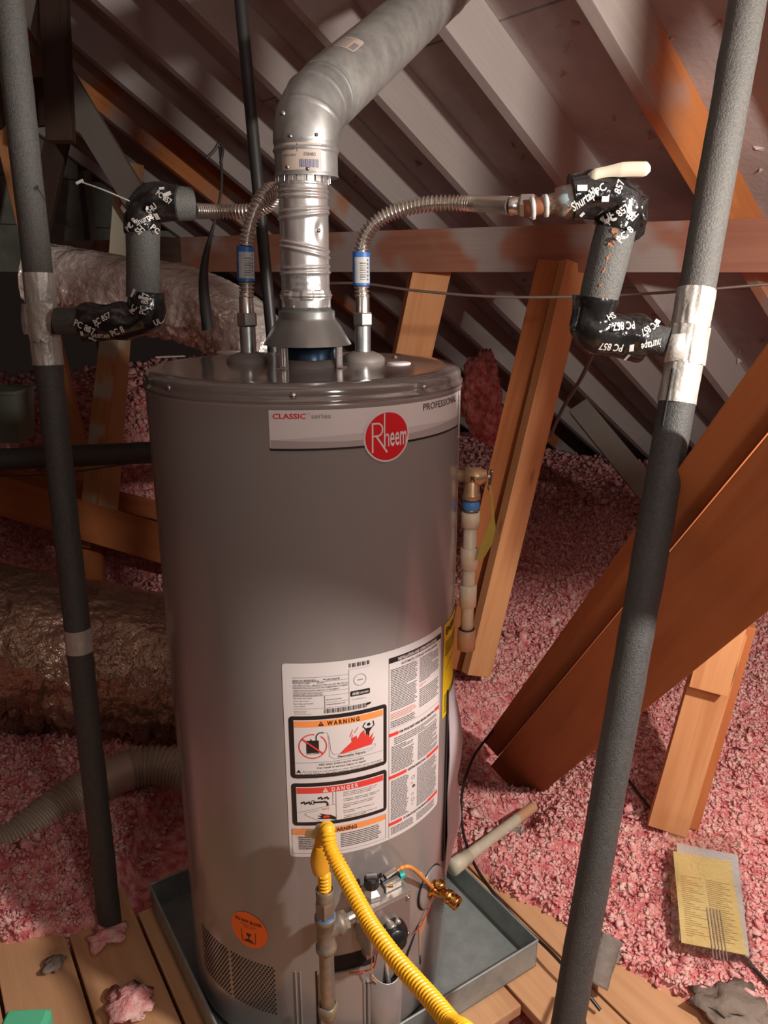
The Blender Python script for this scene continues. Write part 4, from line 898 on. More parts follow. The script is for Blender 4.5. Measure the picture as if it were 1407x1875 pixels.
m = MB(); pl = tv0 + tx * .052; m.box(pl + V(.004, 0, -.006), (.003, .016, .034), Matrix.Rotation(.1, 3, 'Y'), .0012); m.rod(pl, pl + tx * .006, .004); m.build('test_lever', M_NUT, tpv)
m = MB(); prof = [(.0, .003), (.02, .002), (.055, .004), (.075, .012), (.105, .0165), (.128, .011)]; vs = []
for s_, w in prof: c_ = pl + V(.002 - .012 * (s_ / .128) ** 2 + .01 * sin(s_ * 24), -.012, -.012 - s_); vs += [c_ + V(-w * .7, -w * .5, 0), c_ + V(w * .7, w * .5, 0), c_ + V(w * .7, w * .5 + .0008, 0), c_ + V(-w * .7, -w * .5 + .0008, 0)]
fs = []
for i in range(len(prof) - 1):
    for k in range(4): fs.append((4 * i + k, 4 * i + 4 + k, 4 * i + 4 + (k + 1) % 4, 4 * i + (k + 1) % 4))
m.add(vs, fs, False); m.build('hang_tag', mat('yellow_green_tag', (.42, .36, .07), .4), tpv)
# discharge pipe
dz = cv.z - .042; dx_, dy_ = cv.x, cv.y
dis = empty('discharge_pipe', (dx_, dy_, .69), 'cream plastic relief pipe hanging at the right side of the heater', 'pipe')
m = MB(); m.lathe(V(dx_, dy_, dz - .014), V(0, 0, 1), [(.0135, 0), (.0145, .003), (.0145, .010), (.012, .014)], 28); m.build('thread_seal', M_BTEF, dis, label='blue thread seal')
def cp(z0, z1, r, mm, nm, lab=None): m_ = MB(); m_.lathe(V(dx_, dy_, z0), V(0, 0, 1), [(r * .8, 0), (r, .001), (r, z1 - z0 - .001), (r * .8, z1 - z0)], 28); return m_.build(nm, mm, dis, label=lab)
cp(dz - .019, dz - .013, .0120, M_NUT, 'metal_ring'); cp(dz - .046, dz - .019, .0158, M_CPVC, 'coupling'); cp(.715, dz - .04, .0112, M_CPVC, 'pipe')
cp(.842, .880, .0155, M_CPVC, 'coupling'); cp(.772, .812, .0150, M_CPVC, 'coupling'); cp(.728, .7305, .0138, M_INK, 'black_ring'); cp(.690, .728, .0160, M_PEACH, 'end_coupling', 'tan end coupling')
# ================================================================== PIPES AND HOSES
def foamdisp(k, a=.0008): return lambda p, i, an: a * nz(p, 26, k)
def tapedisp(k, a=.004): return lambda p, i, an: a * nz(p, 34, k) + a * .6 * abs(nz(p, 80, k + 3))
def seg_path(A, B, step=.012): return resample([Vector(A), Vector(B)], step)
def sleeve(A, B, r, m, par, name='foam_sleeve', k=1, amp=.0010, lab=None):
    mb = MB(); mb.tube(seg_path(A, B), r, 36, True, foamdisp(k, amp)); return mb.build(name, m, par, label=lab)
def silver_band(A, B, r, par, k=1, amp=.0016):
    mb = MB(); p = seg_path(A, B, .004)
    mb.tube(p, r, 64, True, lambda q, i, an: amp * (nz((an * 3.2, q.z * 14, k), 1.6) + .5 * nz((an * 9, q.z * 30, k), 1.5))); return mb.build('silver_tape', M_STAPE, par)
def wrap(path, r, par, k, amp=.0042, name='tape_wrap'):
    mb = MB(); p = resample(path, .0045); n = len(p)
    mb.tube(p, [r * (1 + .05 * sin(i * .55)) for i in range(n)], 56, True, tapedisp(k, amp)); return mb.build(name, M_BTAPE, par)
def tape_text(par, A, B, r, items):
    """items: (text, angle from camera side in degrees, distance along the axis, height, turn, width)"""
    A = Vector(A); ax = (Vector(B) - A).normalized(); tocam = (V(0, 0, CAM_H) - A)
    cy = Cyl(A, ax, tocam, r); mb = MB()
    for t_, ang, v, h, turn, w in items:
        vs, fs, _ = textmesh(t_, .02); ku = 180 / PI / r; out = []
        for x, y in vs:
            X, Y = (x - .5) * w, (y / .72 - .5) * h; c_, s_ = cos(turn), sin(turn)
            out.append(cy.pt(ang + (X * c_ - Y * s_) * ku, v + X * s_ + Y * c_, .0045))
        mb.add(out, fs, False)
    rq = random.Random(len(items) * 31 + int(A.x * 1000))
    Lx = (Vector(B) - Vector(A)).length
    for _ in range(3):
        a0, v0, tu = rq.uniform(-55, 55), rq.uniform(0, Lx), rq.uniform(0, 3.1); w, h = rq.uniform(.003, .008), rq.uniform(.0015, .0035); ku = 180 / PI / r; out = []
        for X, Y in ((-w, -h), (w, -h), (w, h), (-w, h)):
            out.append(cy.pt(a0 + (X * cos(tu) - Y * sin(tu)) * ku, v0 + X * sin(tu) + Y * cos(tu), .0040))
        mb.add(out, [(0, 1, 2, 3)], False)
    return mb.build('tape_print', M_BPRINT, par, kind='stuff')
# ---- left stack
LA, LB = at(202, 1695, z=.0), at(8, -60, y=1.41)
def onLine(A, B, z): t = (z - A.z) / (B.z - A.z); return A.lerp(B, t)
LB = LA + (LB - LA) * ((2.16 - LA.z) / (LB.z - LA.z))
lp = empty('insulated_pipe', LA, 'left grey foam-covered riser pipe standing from the planks past the tank, banded with silver tape', 'pipe')
def zat(A, B, py):
    lo, hi = 0.0, 1.0
    for _ in range(40):
        mid = (lo + hi) / 2; p = A.lerp(B, mid); zz = p.y * cP - (p.z - CAM_H) * sP; d = -((p.z - CAM_H) * cP + p.y * sP) / zz
        if 937.5 + FOC * d > py: lo = mid
        else: hi = mid
    return A.lerp(B, lo)
zb1, zb2 = zat(LA, LB, 668), zat(LA, LB, 500)
z3, z4 = zat(LA, LB, 1192), zat(LA, LB, 1150)
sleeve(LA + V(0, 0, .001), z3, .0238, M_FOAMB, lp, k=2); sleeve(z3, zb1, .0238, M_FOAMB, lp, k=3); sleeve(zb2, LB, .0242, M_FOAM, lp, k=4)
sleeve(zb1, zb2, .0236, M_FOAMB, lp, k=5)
silver_band(z3, z4, .0250, lp, 3, .0005); silver_band(zb1, zat(LA, LB, 612), .0256, lp, 1); silver_band(zat(LA, LB, 560), zb2, .0256, lp, 2)
c = zat(LA, LB, 590); mb = MB()
mb.tube(seg_path(c - V(.006, 0, .020), c + V(-.004, 0, .030), .003), .0285, 56, True, lambda q, i, an: .0035 * nz((an * 2.2, q.z * 20, 4), 1.5)); mb.build('silver_tape', M_STAPE, lp)
mb = MB(); n = 9; vs = []
for i in range(n + 1):
    for j in range(n + 1):
        u, v = i / n, j / n; vs.append(c + V(-.016 + .050 * u * (1 - .35 * v), -.027 - .010 * sin(u * 3) + .004 * nz((i, j, 0), .6), .030 - .062 * v + .012 * u * (1 - v) + .01 * u * v * nz((i, j, 2), .5)))
K = len(vs); vs += [q + V(0, .0012, 0) for q in vs]
fs = [(i * (n + 1) + j, i * (n + 1) + j + 1, (i + 1) * (n + 1) + j + 1, (i + 1) * (n + 1) + j) for i in range(n) for j in range(n)]
mb.add(vs, fs + [tuple(q + K for q in f[::-1]) for f in fs]); mb.build('tape_flap', M_STAPE, lp)
# ---- left branch
lg = 1.335
b0, b1, b2, b3, b4 = at(92, 588, y=lg), at(262, 588, y=lg), at(262, 384, y=lg), at(352, 374, y=lg + .02), at(240, 575, y=lg)
lb = empty('pipe_branch', b0, 'left black-taped branch pipe with grey riser between the left pipe and its flexible hose', 'pipe')
sleeve(b0 + V(.012, -.0, 0), at(175, 590, y=lg), .0225, M_FOAMB, lb, k=6, amp=.0015); sleeve(at(262, 545, y=lg), at(262, 415, y=lg), .0270, M_FOAM, lb, k=7)
sleeve(at(300, 372, y=lg), b3, .0265, M_FOAM, lb, k=8, amp=.0025)
wrap(bez([at(152, 590, y=lg), at(205, 588, y=lg), at(250, 586, y=lg), at(267, 572, y=lg), at(268, 534, y=lg)], 14), .0300, lb, 11)
wrap(bez([at(262, 425, y=lg), at(259, 398, y=lg), at(270, 374, y=lg), at(300, 370, y=lg), at(328, 371, y=lg)], 14), .0285, lb, 12)
tape_text(lb, at(160, 590, y=lg), at(262, 588, y=lg), .0325, [('PC 857', 12, .008, .010, 1.1, .034), ('PC 857', -8, .038, .009, 2.0, .030), ('PC 8', 25, .060, .010, 1.9, .024), ('UL', 6, .030, .006, .9, .008), ('SHURTAPE', 38, .030, .007, 1.5, .03)])
tape_text(lb, at(270, 610, y=lg), at(268, 534, y=lg), .0335, [('PC 857', -6, .050, .010, 1.4, .034), ('UL', 26, .022, .009, .4, .012), ('PC', -35, .040, .009, 1.0, .014)])
tape_text(lb, at(262, 428, y=lg), at(258, 380, y=lg), .0315, [('Shurtape', 10, .022, .009, .5, .034), ('PC 8', -30, .012, .009, .8, .022), ('PC', 34, .006, .009, -.7, .014), ('SH', -8, .004, .010, .7, .012)])
tape_text(lb, at(280, 372, y=lg), at(330, 371, y=lg), .0310, [('SHU', 14, .006, .008, 2.2, .018), ('PC 857', -14, .028, .008, 1.0, .026)])
# white zip tie tail
MB().tube(bez([at(237, 368, y=lg - .03), at(190, 348, y=lg - .03), at(148, 333, y=lg - .02)]), .0013, 8).build('zip_tie', M_TAG, lb); 
m = MB(); m.box(at(146, 333, y=lg - .02), (.012, .003, .004), Matrix.Rotation(-.4, 3, 'Y')); m.build('zip_tie_head', M_TAG, lb)
# ---- right stack
RA, RB = at(1037, 1890, lam=1.16), at(1384, -80, lam=1.02); RA = RA + (RA - RB) * (RA.z / (RB.z - RA.z)); RB = RA + (RB - RA) * (2.02 / (RB.z - RA.z))
rp = empty('insulated_pipe', RA, 'right grey foam-covered riser pipe leaning past the diagonal brace, silver tape at the tee', 'pipe')
q0, q1, q2, q3 = zat(RA, RB, 738), zat(RA, RB, 664), zat(RA, RB, 598), zat(RA, RB, 530)
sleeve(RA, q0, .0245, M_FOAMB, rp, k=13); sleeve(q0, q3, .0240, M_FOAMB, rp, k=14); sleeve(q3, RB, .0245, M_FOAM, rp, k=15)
silver_band(q0, q1, .0255, rp, 5); silver_band(q1 - V(0, 0, .002), q2, .0264, rp, 6, .003); silver_band(q2, q3, .0255, rp, 7)
c = zat(RA, RB, 640); m = MB(); vs = [c + V(-.030, -.020, .022), c + V(-.014, -.028, .024), c + V(-.012, -.029, -.010), c + V(-.036, -.018, -.016)]; m.add(vs + [v + V(0, .0015, 0) for v in vs], [(0, 3, 2, 1), (4, 5, 6, 7), (0, 1, 5, 4), (1, 2, 6, 5), (2, 3, 7, 6), (3, 0, 4, 7)]); m.build('tape_flap', M_STAPE, rp)
a_, b_ = zat(RA, RB, 775), zat(RA, RB, 672); m = MB(); m.tube([a_ + V(-.021, -.0175, 0), b_ + V(-.021, -.0185, 0)], .0016, 6); m.build('foam_slit', M_VOID, rp)
# ---- right branch
rg = 1.105
def r_(px, py, y=rg): return at(px, py, y=y)
rb = empty('pipe_branch', r_(1090, 590), 'right black-taped branch with rust-streaked riser, cream lever and corroded valve', 'pipe')
sleeve(r_(1150, 612), r_(1222, 628, 1.085), .0205, M_FOAMB, rb, k=16, amp=.002); sleeve(r_(1094, 560), r_(1128, 418), .0268, M_FOAM, rb, k=17, amp=.0016)
m = MB()
rs = random.Random(5)
for i in range(90):
    f = i / 89; p = r_(1101 + 26 * f, 540 - 122 * f); q = p + V(-.004 + .004 * sin(i * .35) + rs.uniform(-.002, .002), -.0266, 0); w = .0012 + .0030 * rs.random() * (.5 + .5 * sin(i * .21) ** 2); m.add([q + V(-w, .0006, -.002), q + V(w, .0004, -.0014), q + V(w * .7, .0002, .0022), q + V(-w * .8, .0003, .0016)], [(0, 1, 2, 3)], False)
m.build('rust_streak', mat('rust', (.15, .06, .03), .85, var=(.30, .13, .06), nscale=120), rb, kind='stuff')
wrap(bez([r_(1180, 622), r_(1140, 615), r_(1095, 606), r_(1086, 585), r_(1093, 545)], 14), .0295, rb, 21, .0045)
wrap(bez([r_(1128, 420), r_(1138, 385), r_(1120, 362), r_(1080, 357), r_(1046, 362)], 14), .0285, rb, 22, .0045)
m = MB(); c = r_(1160, 392); bm = bmesh.new(); bmesh.ops.create_icosphere(bm, subdivisions=4, radius=1)
for v in bm.verts: k = 1 + .35 * nz(v.co, 2.2, 6); v.co = Vector((v.co.x * .019 * k, v.co.y * .022 * k, v.co.z * .034 * k))
bm.verts.index_update(); m.add([c + v.co for v in bm.verts], [[v.index for v in f.verts] for f in bm.faces]); bm.free(); m.build('tape_bulge', M_BTAPE, rb)
tape_text(rb, r_(1128, 440), r_(1136, 385), .0305, [('PC 8', 18, .006, .009, .9, .022), ('UL', -22, .026, .011, .5, .014), ('PC 857', -4, .030, .009, .8, .030), ('EL', 30, .030, .009, .9, .012)])
tape_text(rb, r_(1120, 360), r_(1046, 362), .0310, [('Shurtape', -2, .044, .011, -1.0, .036), ('UL', 14, .034, .006, -1, .009), ('PC', 16, .024, .009, -1.0, .014), ('857', 20, .000, .009, -.4, .016)])
tape_text(rb, r_(1090, 606), r_(1190, 622), .0322, [('PC 857', -20, .028, .010, -1.35, .030), ('PC 857', 30, .018, .010, -1.5, .032), ('Shurtape', 10, .072, .010, -1.2, .030), ('PC 857', -24, .064, .009, -.9, .026), ('SH', -38, .010, .009, -1, .012)])
m = MB(); vA, vB = r_(1050, 366), r_(996, 376); dd = (vB - vA).normalized()
m.lathe(vA, dd, [(.0, -.01), (.022, -.01), (.021, .012), (.0175, .022), (.0125, .024), (.0125, .034), (0, .034)], 24, wob=lambda a, h: .0016 * sin(a * 5 + h * 300)); m.build('corroded_valve', M_VERD, rb)
m = MB(); m.lathe(vA + dd * .032, dd, [(.0115, 0), (.0115, .035), (0, .035)], 20); m.build('copper_stub', mat('aged_copper', (.36, .15, .08), .5, .5), rb)
for h0 in (.034, .052):
    m = MB(); m.lathe(vA + dd * h0, dd, [(.0115, 0), (.0145, .001), (.0150, .005), (.0115, .007)], 24, wob=lambda a, h: .0012 * sin(a * 3)); m.build('thread_tape', M_TAG, rb)
# cream lever
m = MB(); h0, h1 = r_(1072, 322, rg - .01), r_(1192, 305, rg - .03); d = (h1 - h0).normalized(); s_ = V(0, 1, 0); n = 44; vs = []
up = V(0, 0, 1)
for i in range(n + 1):
    f = i / n; p = h0.lerp(h1, f); w = .0105 * (math.sqrt(max(0.02, 1 - ((f - .90) / .1) ** 2)) if f > .9 else (math.sqrt(max(0.05, 1 - ((.08 - f) / .08) ** 2)) if f < .08 else 1)); h_ = (.0085 if f > .5 else .0085 - .002 * sin(f * 6)) * min(1, .25 + 6 * f, (.12 + 9 * (1 - f)) )
    q = p + up * (.003 * sin(f * PI * 1.2) - .002)
    vs += [q - s_ * w + up * h_, q - s_ * w - up * h_, q + s_ * w - up * h_, q + s_ * w + up * h_]
fs = []
for i in range(n):
    for k in range(4): fs.append((4 * i + k, 4 * i + (k + 1) % 4, 4 * i + 4 + (k + 1) % 4, 4 * i + 4 + k))
fs += [(3, 2, 1, 0), (4 * n, 4 * n + 1, 4 * n + 2, 4 * n + 3)]
m.add(vs, fs, True); m.build('valve_lever', M_CREAM, rb, label='cream valve lever')
m = MB(); m.rod(r_(1098, 335), r_(1098, 322), .007); m.build('lever_stem', M_VERD, rb)
# ---- thin black pipe
MB_ = MB(); tA, tB = at(505, 690, y=1.58), at(434, -70, y=1.66); tA = tA + (tA - tB) * ((tA.z - .12) / (tB.z - tA.z)); tB = tA + (tB - tA) * ((2.30 - tA.z) / (tB.z - tA.z)); MB_.tube(seg_path(tA, tB, .05), .0118, 20)
tag(MB_.build('black_pipe', mat('black_plastic_pipe', (.022, .021, .020), .45)), 'thin black pipe rising behind the vent left side up to the roof', 'pipe')
# ---- horizontal dark pipe and cable low on the left
m = MB(); m.tube(seg_path(at(-80, 845, lam=2.35), at(760, 806, lam=2.62), .03), .034, 28, True, foamdisp(9, .002)); tag(m.build('black_pipe', M_FOAMB), 'thick black horizontal pipe low on the left behind the left grey pipe', 'pipe')
m = MB(); m.tube(bez([at(-40, 872, lam=2.3), at(100, 868, lam=2.3), at(230, 850, lam=2.32), at(400, 828, lam=2.4), at(740, 815, lam=2.5)]), .0024, 8); tag(m.build('cable', M_CABLE), 'thin black cable under the horizontal black pipe on the left', 'cable')

# ================================================================== VENT
def vz(py): return at(703, py, y=HY).z
v0_, v1_ = hz + .054, vz(318)
vent = empty('vent_connector', (HX, HY, v0_), 'bright crimped metal vent connector rising out of the draft hood', 'vent pipe')
ribs = [(vz(352), .0020, .0022, .0), (vz(362), .0020, .0022, .0), (vz(386), .0024, .0024, .0035), (vz(396), .0030, .0024, .0050), (vz(452), .0024, .0022, -.0075), (vz(462), .0028, .0022, -.0085), (vz(490), .0022, .0022, .0015), (vz(500), .0028, .0024, .0010), (vz(541), .0026, .0030, 0)]
m = MB(); rows = 190; seg = 96; vs = []
for i in range(rows + 1):
    z = v0_ + (v1_ - v0_) * i / rows
    for j in range(seg):
        a = 2 * PI * j / seg; R0 = .0372 if z > vz(545) else .0382
        for (zc, am, w, tl_) in ribs: R0 += am * math.exp(-((z - zc - tl_ * sin(a - .2)) / w) ** 2)
        if vz(548) < z < vz(531): R0 += .0014 * (1 if sin(a * 7 + .6) > 0 else -.4)
        if z > vz(340): R0 -= .001
        R0 += .0004 * nz((cos(a) * 3, sin(a) * 3, z * 20), 1.4)
        dent = math.exp(-((a - .75) / .16) ** 2 - ((z - vz(424)) / .012) ** 2) * .003 ; R0 -= dent
        vs.append(V(HX + sin(a) * R0, HY - cos(a) * R0, z))
m.add(vs, [(i * seg + j, i * seg + (j + 1) % seg, (i + 1) * seg + (j + 1) % seg, (i + 1) * seg + j) for i in range(rows) for j in range(seg)]); m.build('crimped_tube', M_SHINY, vent)
m = MB()
for j in range(18):
    a = 2 * PI * j / 18; c = V(HX + sin(a) * .0400, HY - cos(a) * .0400, v1_ - .004); m.box(c, (.008, .0014, .020), Matrix.Rotation(a, 3, 'Z') @ Matrix.Rotation(-.08, 3, 'X'), .0005)
m.build('crimp_fins', M_SHINY, vent, kind='stuff')
vc = Cyl(V(HX, HY, 0), (0, 0, 1), (0, -1, 0), .0382)
m = MB(); ptext(m, vc, 'UNIVERSAL', -26, 22, vz(505) - .004, .0042, .0004, .02); ptext(m, vc, 'OUTER', -18, 14, vz(517) - .004, .0050, .0004, .02); ptext(m, vc, 'UNITED STATES', -36, 24, vz(527) - .004, .0038, .0004, .02)
for i in range(24):
    a0, a1 = 2 * PI * i / 24, 2 * PI * (i + 1) / 24; pline(m, vc, [(38 + 10 * cos(a0), vz(516) + .0072 * sin(a0)), (38 + 10 * cos(a1), vz(516) + .0072 * sin(a1))], .0008, .0004, 1500)
ptext(m, vc, 'UL', 33, 43, vz(518) - .003, .0075, .0004, .02); m.build('embossed_lettering', M_GALV, vent)
for a_ in (-28, 12, 60):
    m = MB(); m.box(vc.pt(a_, vz(560), .0008), (.006, .0016, .003), Matrix.Rotation(rad(a_), 3, 'Z'), .0005); m.build('lock_tab', M_SHINY, vent)
m = MB(); n = V(sin(.75), -cos(.75), 0); m.lathe(V(HX, HY, vz(424)) + n * .0345, n, [(.0036, 0), (.0034, .002), (0, .003)], 14); m.build('rivet', M_NUT, vent)
# galvanised elbow
EX = HX + .006; eC = V(EX, HY, 1.548); far = at(872, -70, lam=1.74); ed = (far - eC).normalized()
elb = empty('vent_elbow', (HX, HY, v1_ - .008), 'galvanised swivel vent elbow with a beige barcode sticker above the bright connector', 'vent pipe')
path = [V(EX, HY, z) for z in np.linspace(v1_ - .006, eC.z - .040, 26)]
p0 = path[-1]; p2 = eC + ed * .060
arc = []
for i in range(1, 41):
    t = i / 40; arc.append(p0 * (1 - t) ** 2 + eC * 2 * t * (1 - t) + p2 * t * t)
full = resample(path + arc + [p2 + ed * .035], .0022); n = len(full)
cum = 0; rr = []; L_ = sum((b - a).length for a, b in zip(full, full[1:]))
for i in range(n):
    s_ = i / (n - 1) * L_; r = .0470
    for c_ in (.036, ): r += .0025 * math.exp(-((s_ - c_) / .0022) ** 2)
    if s_ > .046: r += .0012
    for c_ in (.080, .118, .150): r += .0022 * math.exp(-((s_ - c_) / .0016) ** 2)
    if s_ > L_ - .035: r -= .001
    if s_ < .004: r += .001
    rr.append(r)
m = MB(); m.tube(full, rr, 72, True); m.build('elbow_body', M_GALV, elb)
ec = Cyl(V(EX, HY, 0), (0, 0, 1), (0, -1, 0), .0470)
m = MB(); prect(m, ec, -42, 33, v1_ + .000, v1_ + .036, .0006, 4); st = m.build('barcode_sticker', M_BEIGE, elb)
m = MB(); [prect(m, ec, -6 + i * 2.3, -6 + i * 2.3 + (.9, 1.5, .6)[i % 3], v1_ + .003, v1_ + .014, .0011) for i in range(15)]; m.build('barcode', mat('faded_blue_ink', (.12, .14, .28), .5), st)
m = MB(); ptext(m, ec, '150483', 2, 22, v1_ + .018, .0050, .0011); ptext(m, ec, 'AIR FLOW', -40, -14, v1_ + .026, .0026, .0011); pline(m, ec, [(-10, v1_ + .024), (-10, v1_ + .033)], .0007, .0011, 1200); ppoly(m, ec, [(-11.6, v1_ + .031), (-8.4, v1_ + .031), (-10, v1_ + .035)], .0011); ptext(m, ec, '4 INCH GALV', -38, -12, v1_ + .018, .0030, .0011); m.build('sticker_print', M_TXT, st)
for a_, dz_ in ((-30, .004), (8, .001), (-22, .044), (24, .046)):
    m = MB(); q = ec.pt(a_, v1_ + dz_, .0); nn = (ec.pt(a_, 0, 1) - ec.pt(a_, 0, 0)).normalized(); m.lathe(q, nn, [(.003, 0), (.0026, .0018), (0, .0024)], 10); m.build('screw', M_NUT, elb)
nn = V(-.35, -.93, .12).normalized(); m = MB(); m.lathe(V(HX - .006, HY, eC.z - .012) + nn * .0455, nn, [(.0042, 0), (.0036, .0014), (0, .002)], 14); m.build('rivet', M_NUT, elb)
# long pipe
vp = empty('vent_pipe', p2 + ed * .03, 'large weathered galvanised vent pipe running from the elbow up toward the roof', 'vent pipe')
s0 = p2 + ed * .022; m = MB(); m.tube([s0, s0 + ed * .004, s0 + ed * .62, s0 + ed * .625], [.0500, .0508, .0508, .0518], 64); m.tube([s0 + ed * .625, s0 + ed * 1.05], .0495, 48); m.build('duct', M_GALVB, vp)
pcx = Cyl(s0, ed, V(0, 0, CAM_H) - s0, .0508); 
m = MB(); prect(m, pcx, -62, -22, .055, .105, .0006, 4, rnd=5, rv=.005); st = m.build('sticker', M_BEIGE, vp); m = MB(); [prect(m, pcx, -34 + 0 * i, -24, .060 + i * .0022, .060 + i * .0022 + .0012, .001) for i in range(12)]; [prect(m, pcx, -60, -38, .060 + i * .006, .0615 + i * .006, .001) for i in range(7)]; m.build('sticker_print', M_GINK, st)

# ================================================================== FLEXIBLE CONNECTORS
def flex(name, base, pts, label, endnut, tagz, fl=None):
    root = empty('flexible_hose', base, label, 'hose')
    z0 = base.z
    m = MB(); m.hexnut(base + V(0, 0, 0), V(0, 0, 1), .0172, .022); m.build('nut', M_NUT, root)
    m = MB(); m.lathe(base + V(0, 0, .020), V(0, 0, 1), [(.0125, 0), (.0120, .004), (.0115, .026), (.0098, .030), (.0098, .034)], 28); m.build('ferrule', M_NUT, root)
    path = bez([base + V(0, 0, .050)] + pts, 16)
    corrug(path, .0106, .0066, .0021, 6, 28).build('corrugated_tube', M_STEEL, root)
    if endnut:
        a, b = pts[-1], pts[-1] + endnut
        d = endnut.normalized(); m = MB(); m.lathe(a - d * .004, d, [(.0118, 0), (.0118, .016), (0, .016)], 24); m.hexnut(a + d * .010, d, .0160, .020); m.build('nut', M_NUT, root)
    za, zb_ = tagz
    c = [p for p in resample(path, .004) if za - .001 < p.z < zb_ + .001 and (p - base).xy.length < .05]
    m = MB(); m.tube(c, .0142, 32, True, lambda q, i, an: .0008 * nz(q, 60, 2)); tg = m.build('paper_tag', M_BLUEL, root)
    m = MB(); cc = c[int(len(c) * .12):int(len(c) * .88)]; cy = Cyl(cc[0], cc[-1] - cc[0], V(0, 0, CAM_H) - cc[0], .0148); Lh = (cc[-1] - cc[0]).length
    prect(m, cy, -48, 62, 0, Lh, .0002, 8); fld = m.build('tag_field', M_TAG, tg)
    m = MB(); [prect(m, cy, -8, 30, Lh * .12 + i * .0036, Lh * .12 + i * .0036 + (.0009, .0016, .0012)[i % 3], .0008, 8) for i in range(int(Lh * .72 / .0036))]; [prect(m, cy, 38, 46, Lh * .1 + i * .006, Lh * .1 + i * .006 + .003, .0008, 8) for i in range(6)]; m.build('tag_print', M_TXT, tg)
    return root
nl, nr = V(NP['left'].x, NP['left'].y, ZL + .058), V(NP['right'].x, NP['right'].y, ZL + .058)
flex('l', nl, [at(452, 540, y=nl.y), at(450, 460, y=nl.y), at(458, 410, y=nl.y), at(474, 370, y=nl.y + .005), at(494, 349, y=nl.y + .03), at(506, 350, y=nl.y + .065), at(496, 372, y=nl.y + .095), at(460, 386, y=nl.y + .11), at(400, 387, y=nl.y + .115), at(352, 386, y=lg + .02)], 'left corrugated steel water hose looping beside the vent to the black-taped branch', None, (at(0, 515, y=nl.y).z, at(0, 450, y=nl.y).z))
flex('r', nr, [at(663, 540, y=nr.y), at(662, 470, y=nr.y), at(668, 436, y=nr.y), at(688, 408, y=nr.y), at(725, 387, y=nr.y - .005), at(790, 373, y=nr.y - .02), at(870, 373, y=nr.y - .05), at(940, 377, y=rg + .015)], 'right corrugated steel water hose arching from the lid to the corroded valve', (vB - at(940, 377, y=rg + .015)), (at(0, 526, y=nr.y).z, at(0, 462, y=nr.y).z))

# ================================================================== GAS LINE
gx_, gy_ = -.090, .948
gl = empty('gas_pipe', (gx_, gy_, .10), 'stained iron gas tee with drip leg in front of the lower heater', 'pipe')
G = V(gx_, gy_, 0); ztee = at(600, 1700, y=gy_).z; ztop = at(593, 1648, y=gy_).z; zbot = at(600, 1850, y=gy_).z; zj = at(600, 1745, y=gy_).z
m = MB(); m.lathe(G + V(0, 0, ztee), V(0, 0, 1), [(.013, -.042), (.0165, -.040), (.0165, -.033), (.0142, -.031), (.0142, .014), (.0168, .016), (.0168, .024), (.013, .026)], 32)
inl = T0 + NV * (D0 - .030) + UV_ * (ua) + V(0, 0, ztee + .002); dt_ = (V(inl.x, inl.y, ztee) - V(gx_, gy_, ztee)); Lt = dt_.length; dt_.normalize()
m.lathe(G + V(0, 0, ztee - .004), dt_, [(.0142, 0), (.0142, .018), (.0172, .020), (.0172, .029), (.012, .030)], 32); m.build('tee', M_IRON, gl)
m = MB(); m.hexnut(G + V(0, 0, ztee - .004) + dt_ * .028, dt_, .0165, .009); m.build('bushing', M_IRON, gl)
m = MB(); m.rod(G + V(0, 0, ztee - .004) + dt_ * .036, G + V(0, 0, ztee - .004) + dt_ * (Lt + .01), .0105, 24); m.build('nipple', M_NUT, gl)
m = MB(); m.rod(G + V(0, 0, ztee - .004) + dt_ * (Lt - .012), G + V(0, 0, ztee - .004) + dt_ * (Lt - .002), .0122, 20); m.build('thread_seal', M_BTEF, gl, label='blue thread seal')
m = MB(); m.rod(G + V(0, 0, zbot + .010), G + V(0, 0, ztee - .036), .0118, 28); m.build('drip_leg', M_IRON, gl)
m = MB(); m.lathe(G + V(0, 0, zbot), V(0, 0, 1), [(0, -.018), (.011, -.016), (.0145, -.004), (.0158, .002), (.0158, .012), (.0125, .014)], 28, wob=lambda a, h: .0008 * sin(a * 4)); m.build('end_cap', mat('yellowed_cap', (.34, .26, .11), .5, .3, var=(.20, .18, .15), nscale=50), gl)
m = MB(); m.rod(G + V(0, 0, ztee + .020), G + V(0, 0, ztee + .028), .0150, 24); m.build('thread_seal', M_BTEF, gl, label='blue thread seal')
m = MB(); m.hexnut(G + V(0, 0, ztee + .026), V(0, 0, 1), .0160, .030); m.lathe(G + V(0, 0, ztee + .055), V(0, 0, 1), [(.0125, 0), (.0135, .003), (.0140, .020), (.0122, .021), (.0122, .005)], 28); m.build('union_nut', M_IRON, gl)
zt = ztee + .070
hose = empty('gas_hose', (gx_, gy_, zt), 'yellow corrugated gas hose arching over the heater front and running off toward the viewer', 'hose')
hp = [at(616, 1576, y=.905), at(634, 1610, y=.88), at(674, 1685, y=.82), at(699, 1722, y=.785), at(731, 1763, y=.75), at(791, 1830, y=.69), at(826, 1873, y=.65), at(900, 1965, y=.57), V(.22, .36, .44), V(.40, .05, .22), V(.62, -.30, .10)]
top = at(599, 1530, y=.925)
path = bez([at(590, 1560, y=.962), at(592, 1532, y=.955), top + V(0, .008, .004), at(604, 1548, y=.918)] + hp, 14)
corrug(path, .0106, .0058, .0014, 6, 28).build('corrugated_jacket', M_HOSE, hose)
path2 = bez([V(gx_, gy_ + .0, zt - .008), V(gx_, gy_ + .002, zt + .03), at(590, 1600, y=gy_ + .004), at(586, 1575, y=gy_ + .008), at(590, 1548, y=.958)], 12)
corrug(path2[:34], .0092, .0058, .0012, 6, 26).build('lower_jacket', M_HOSE, hose)
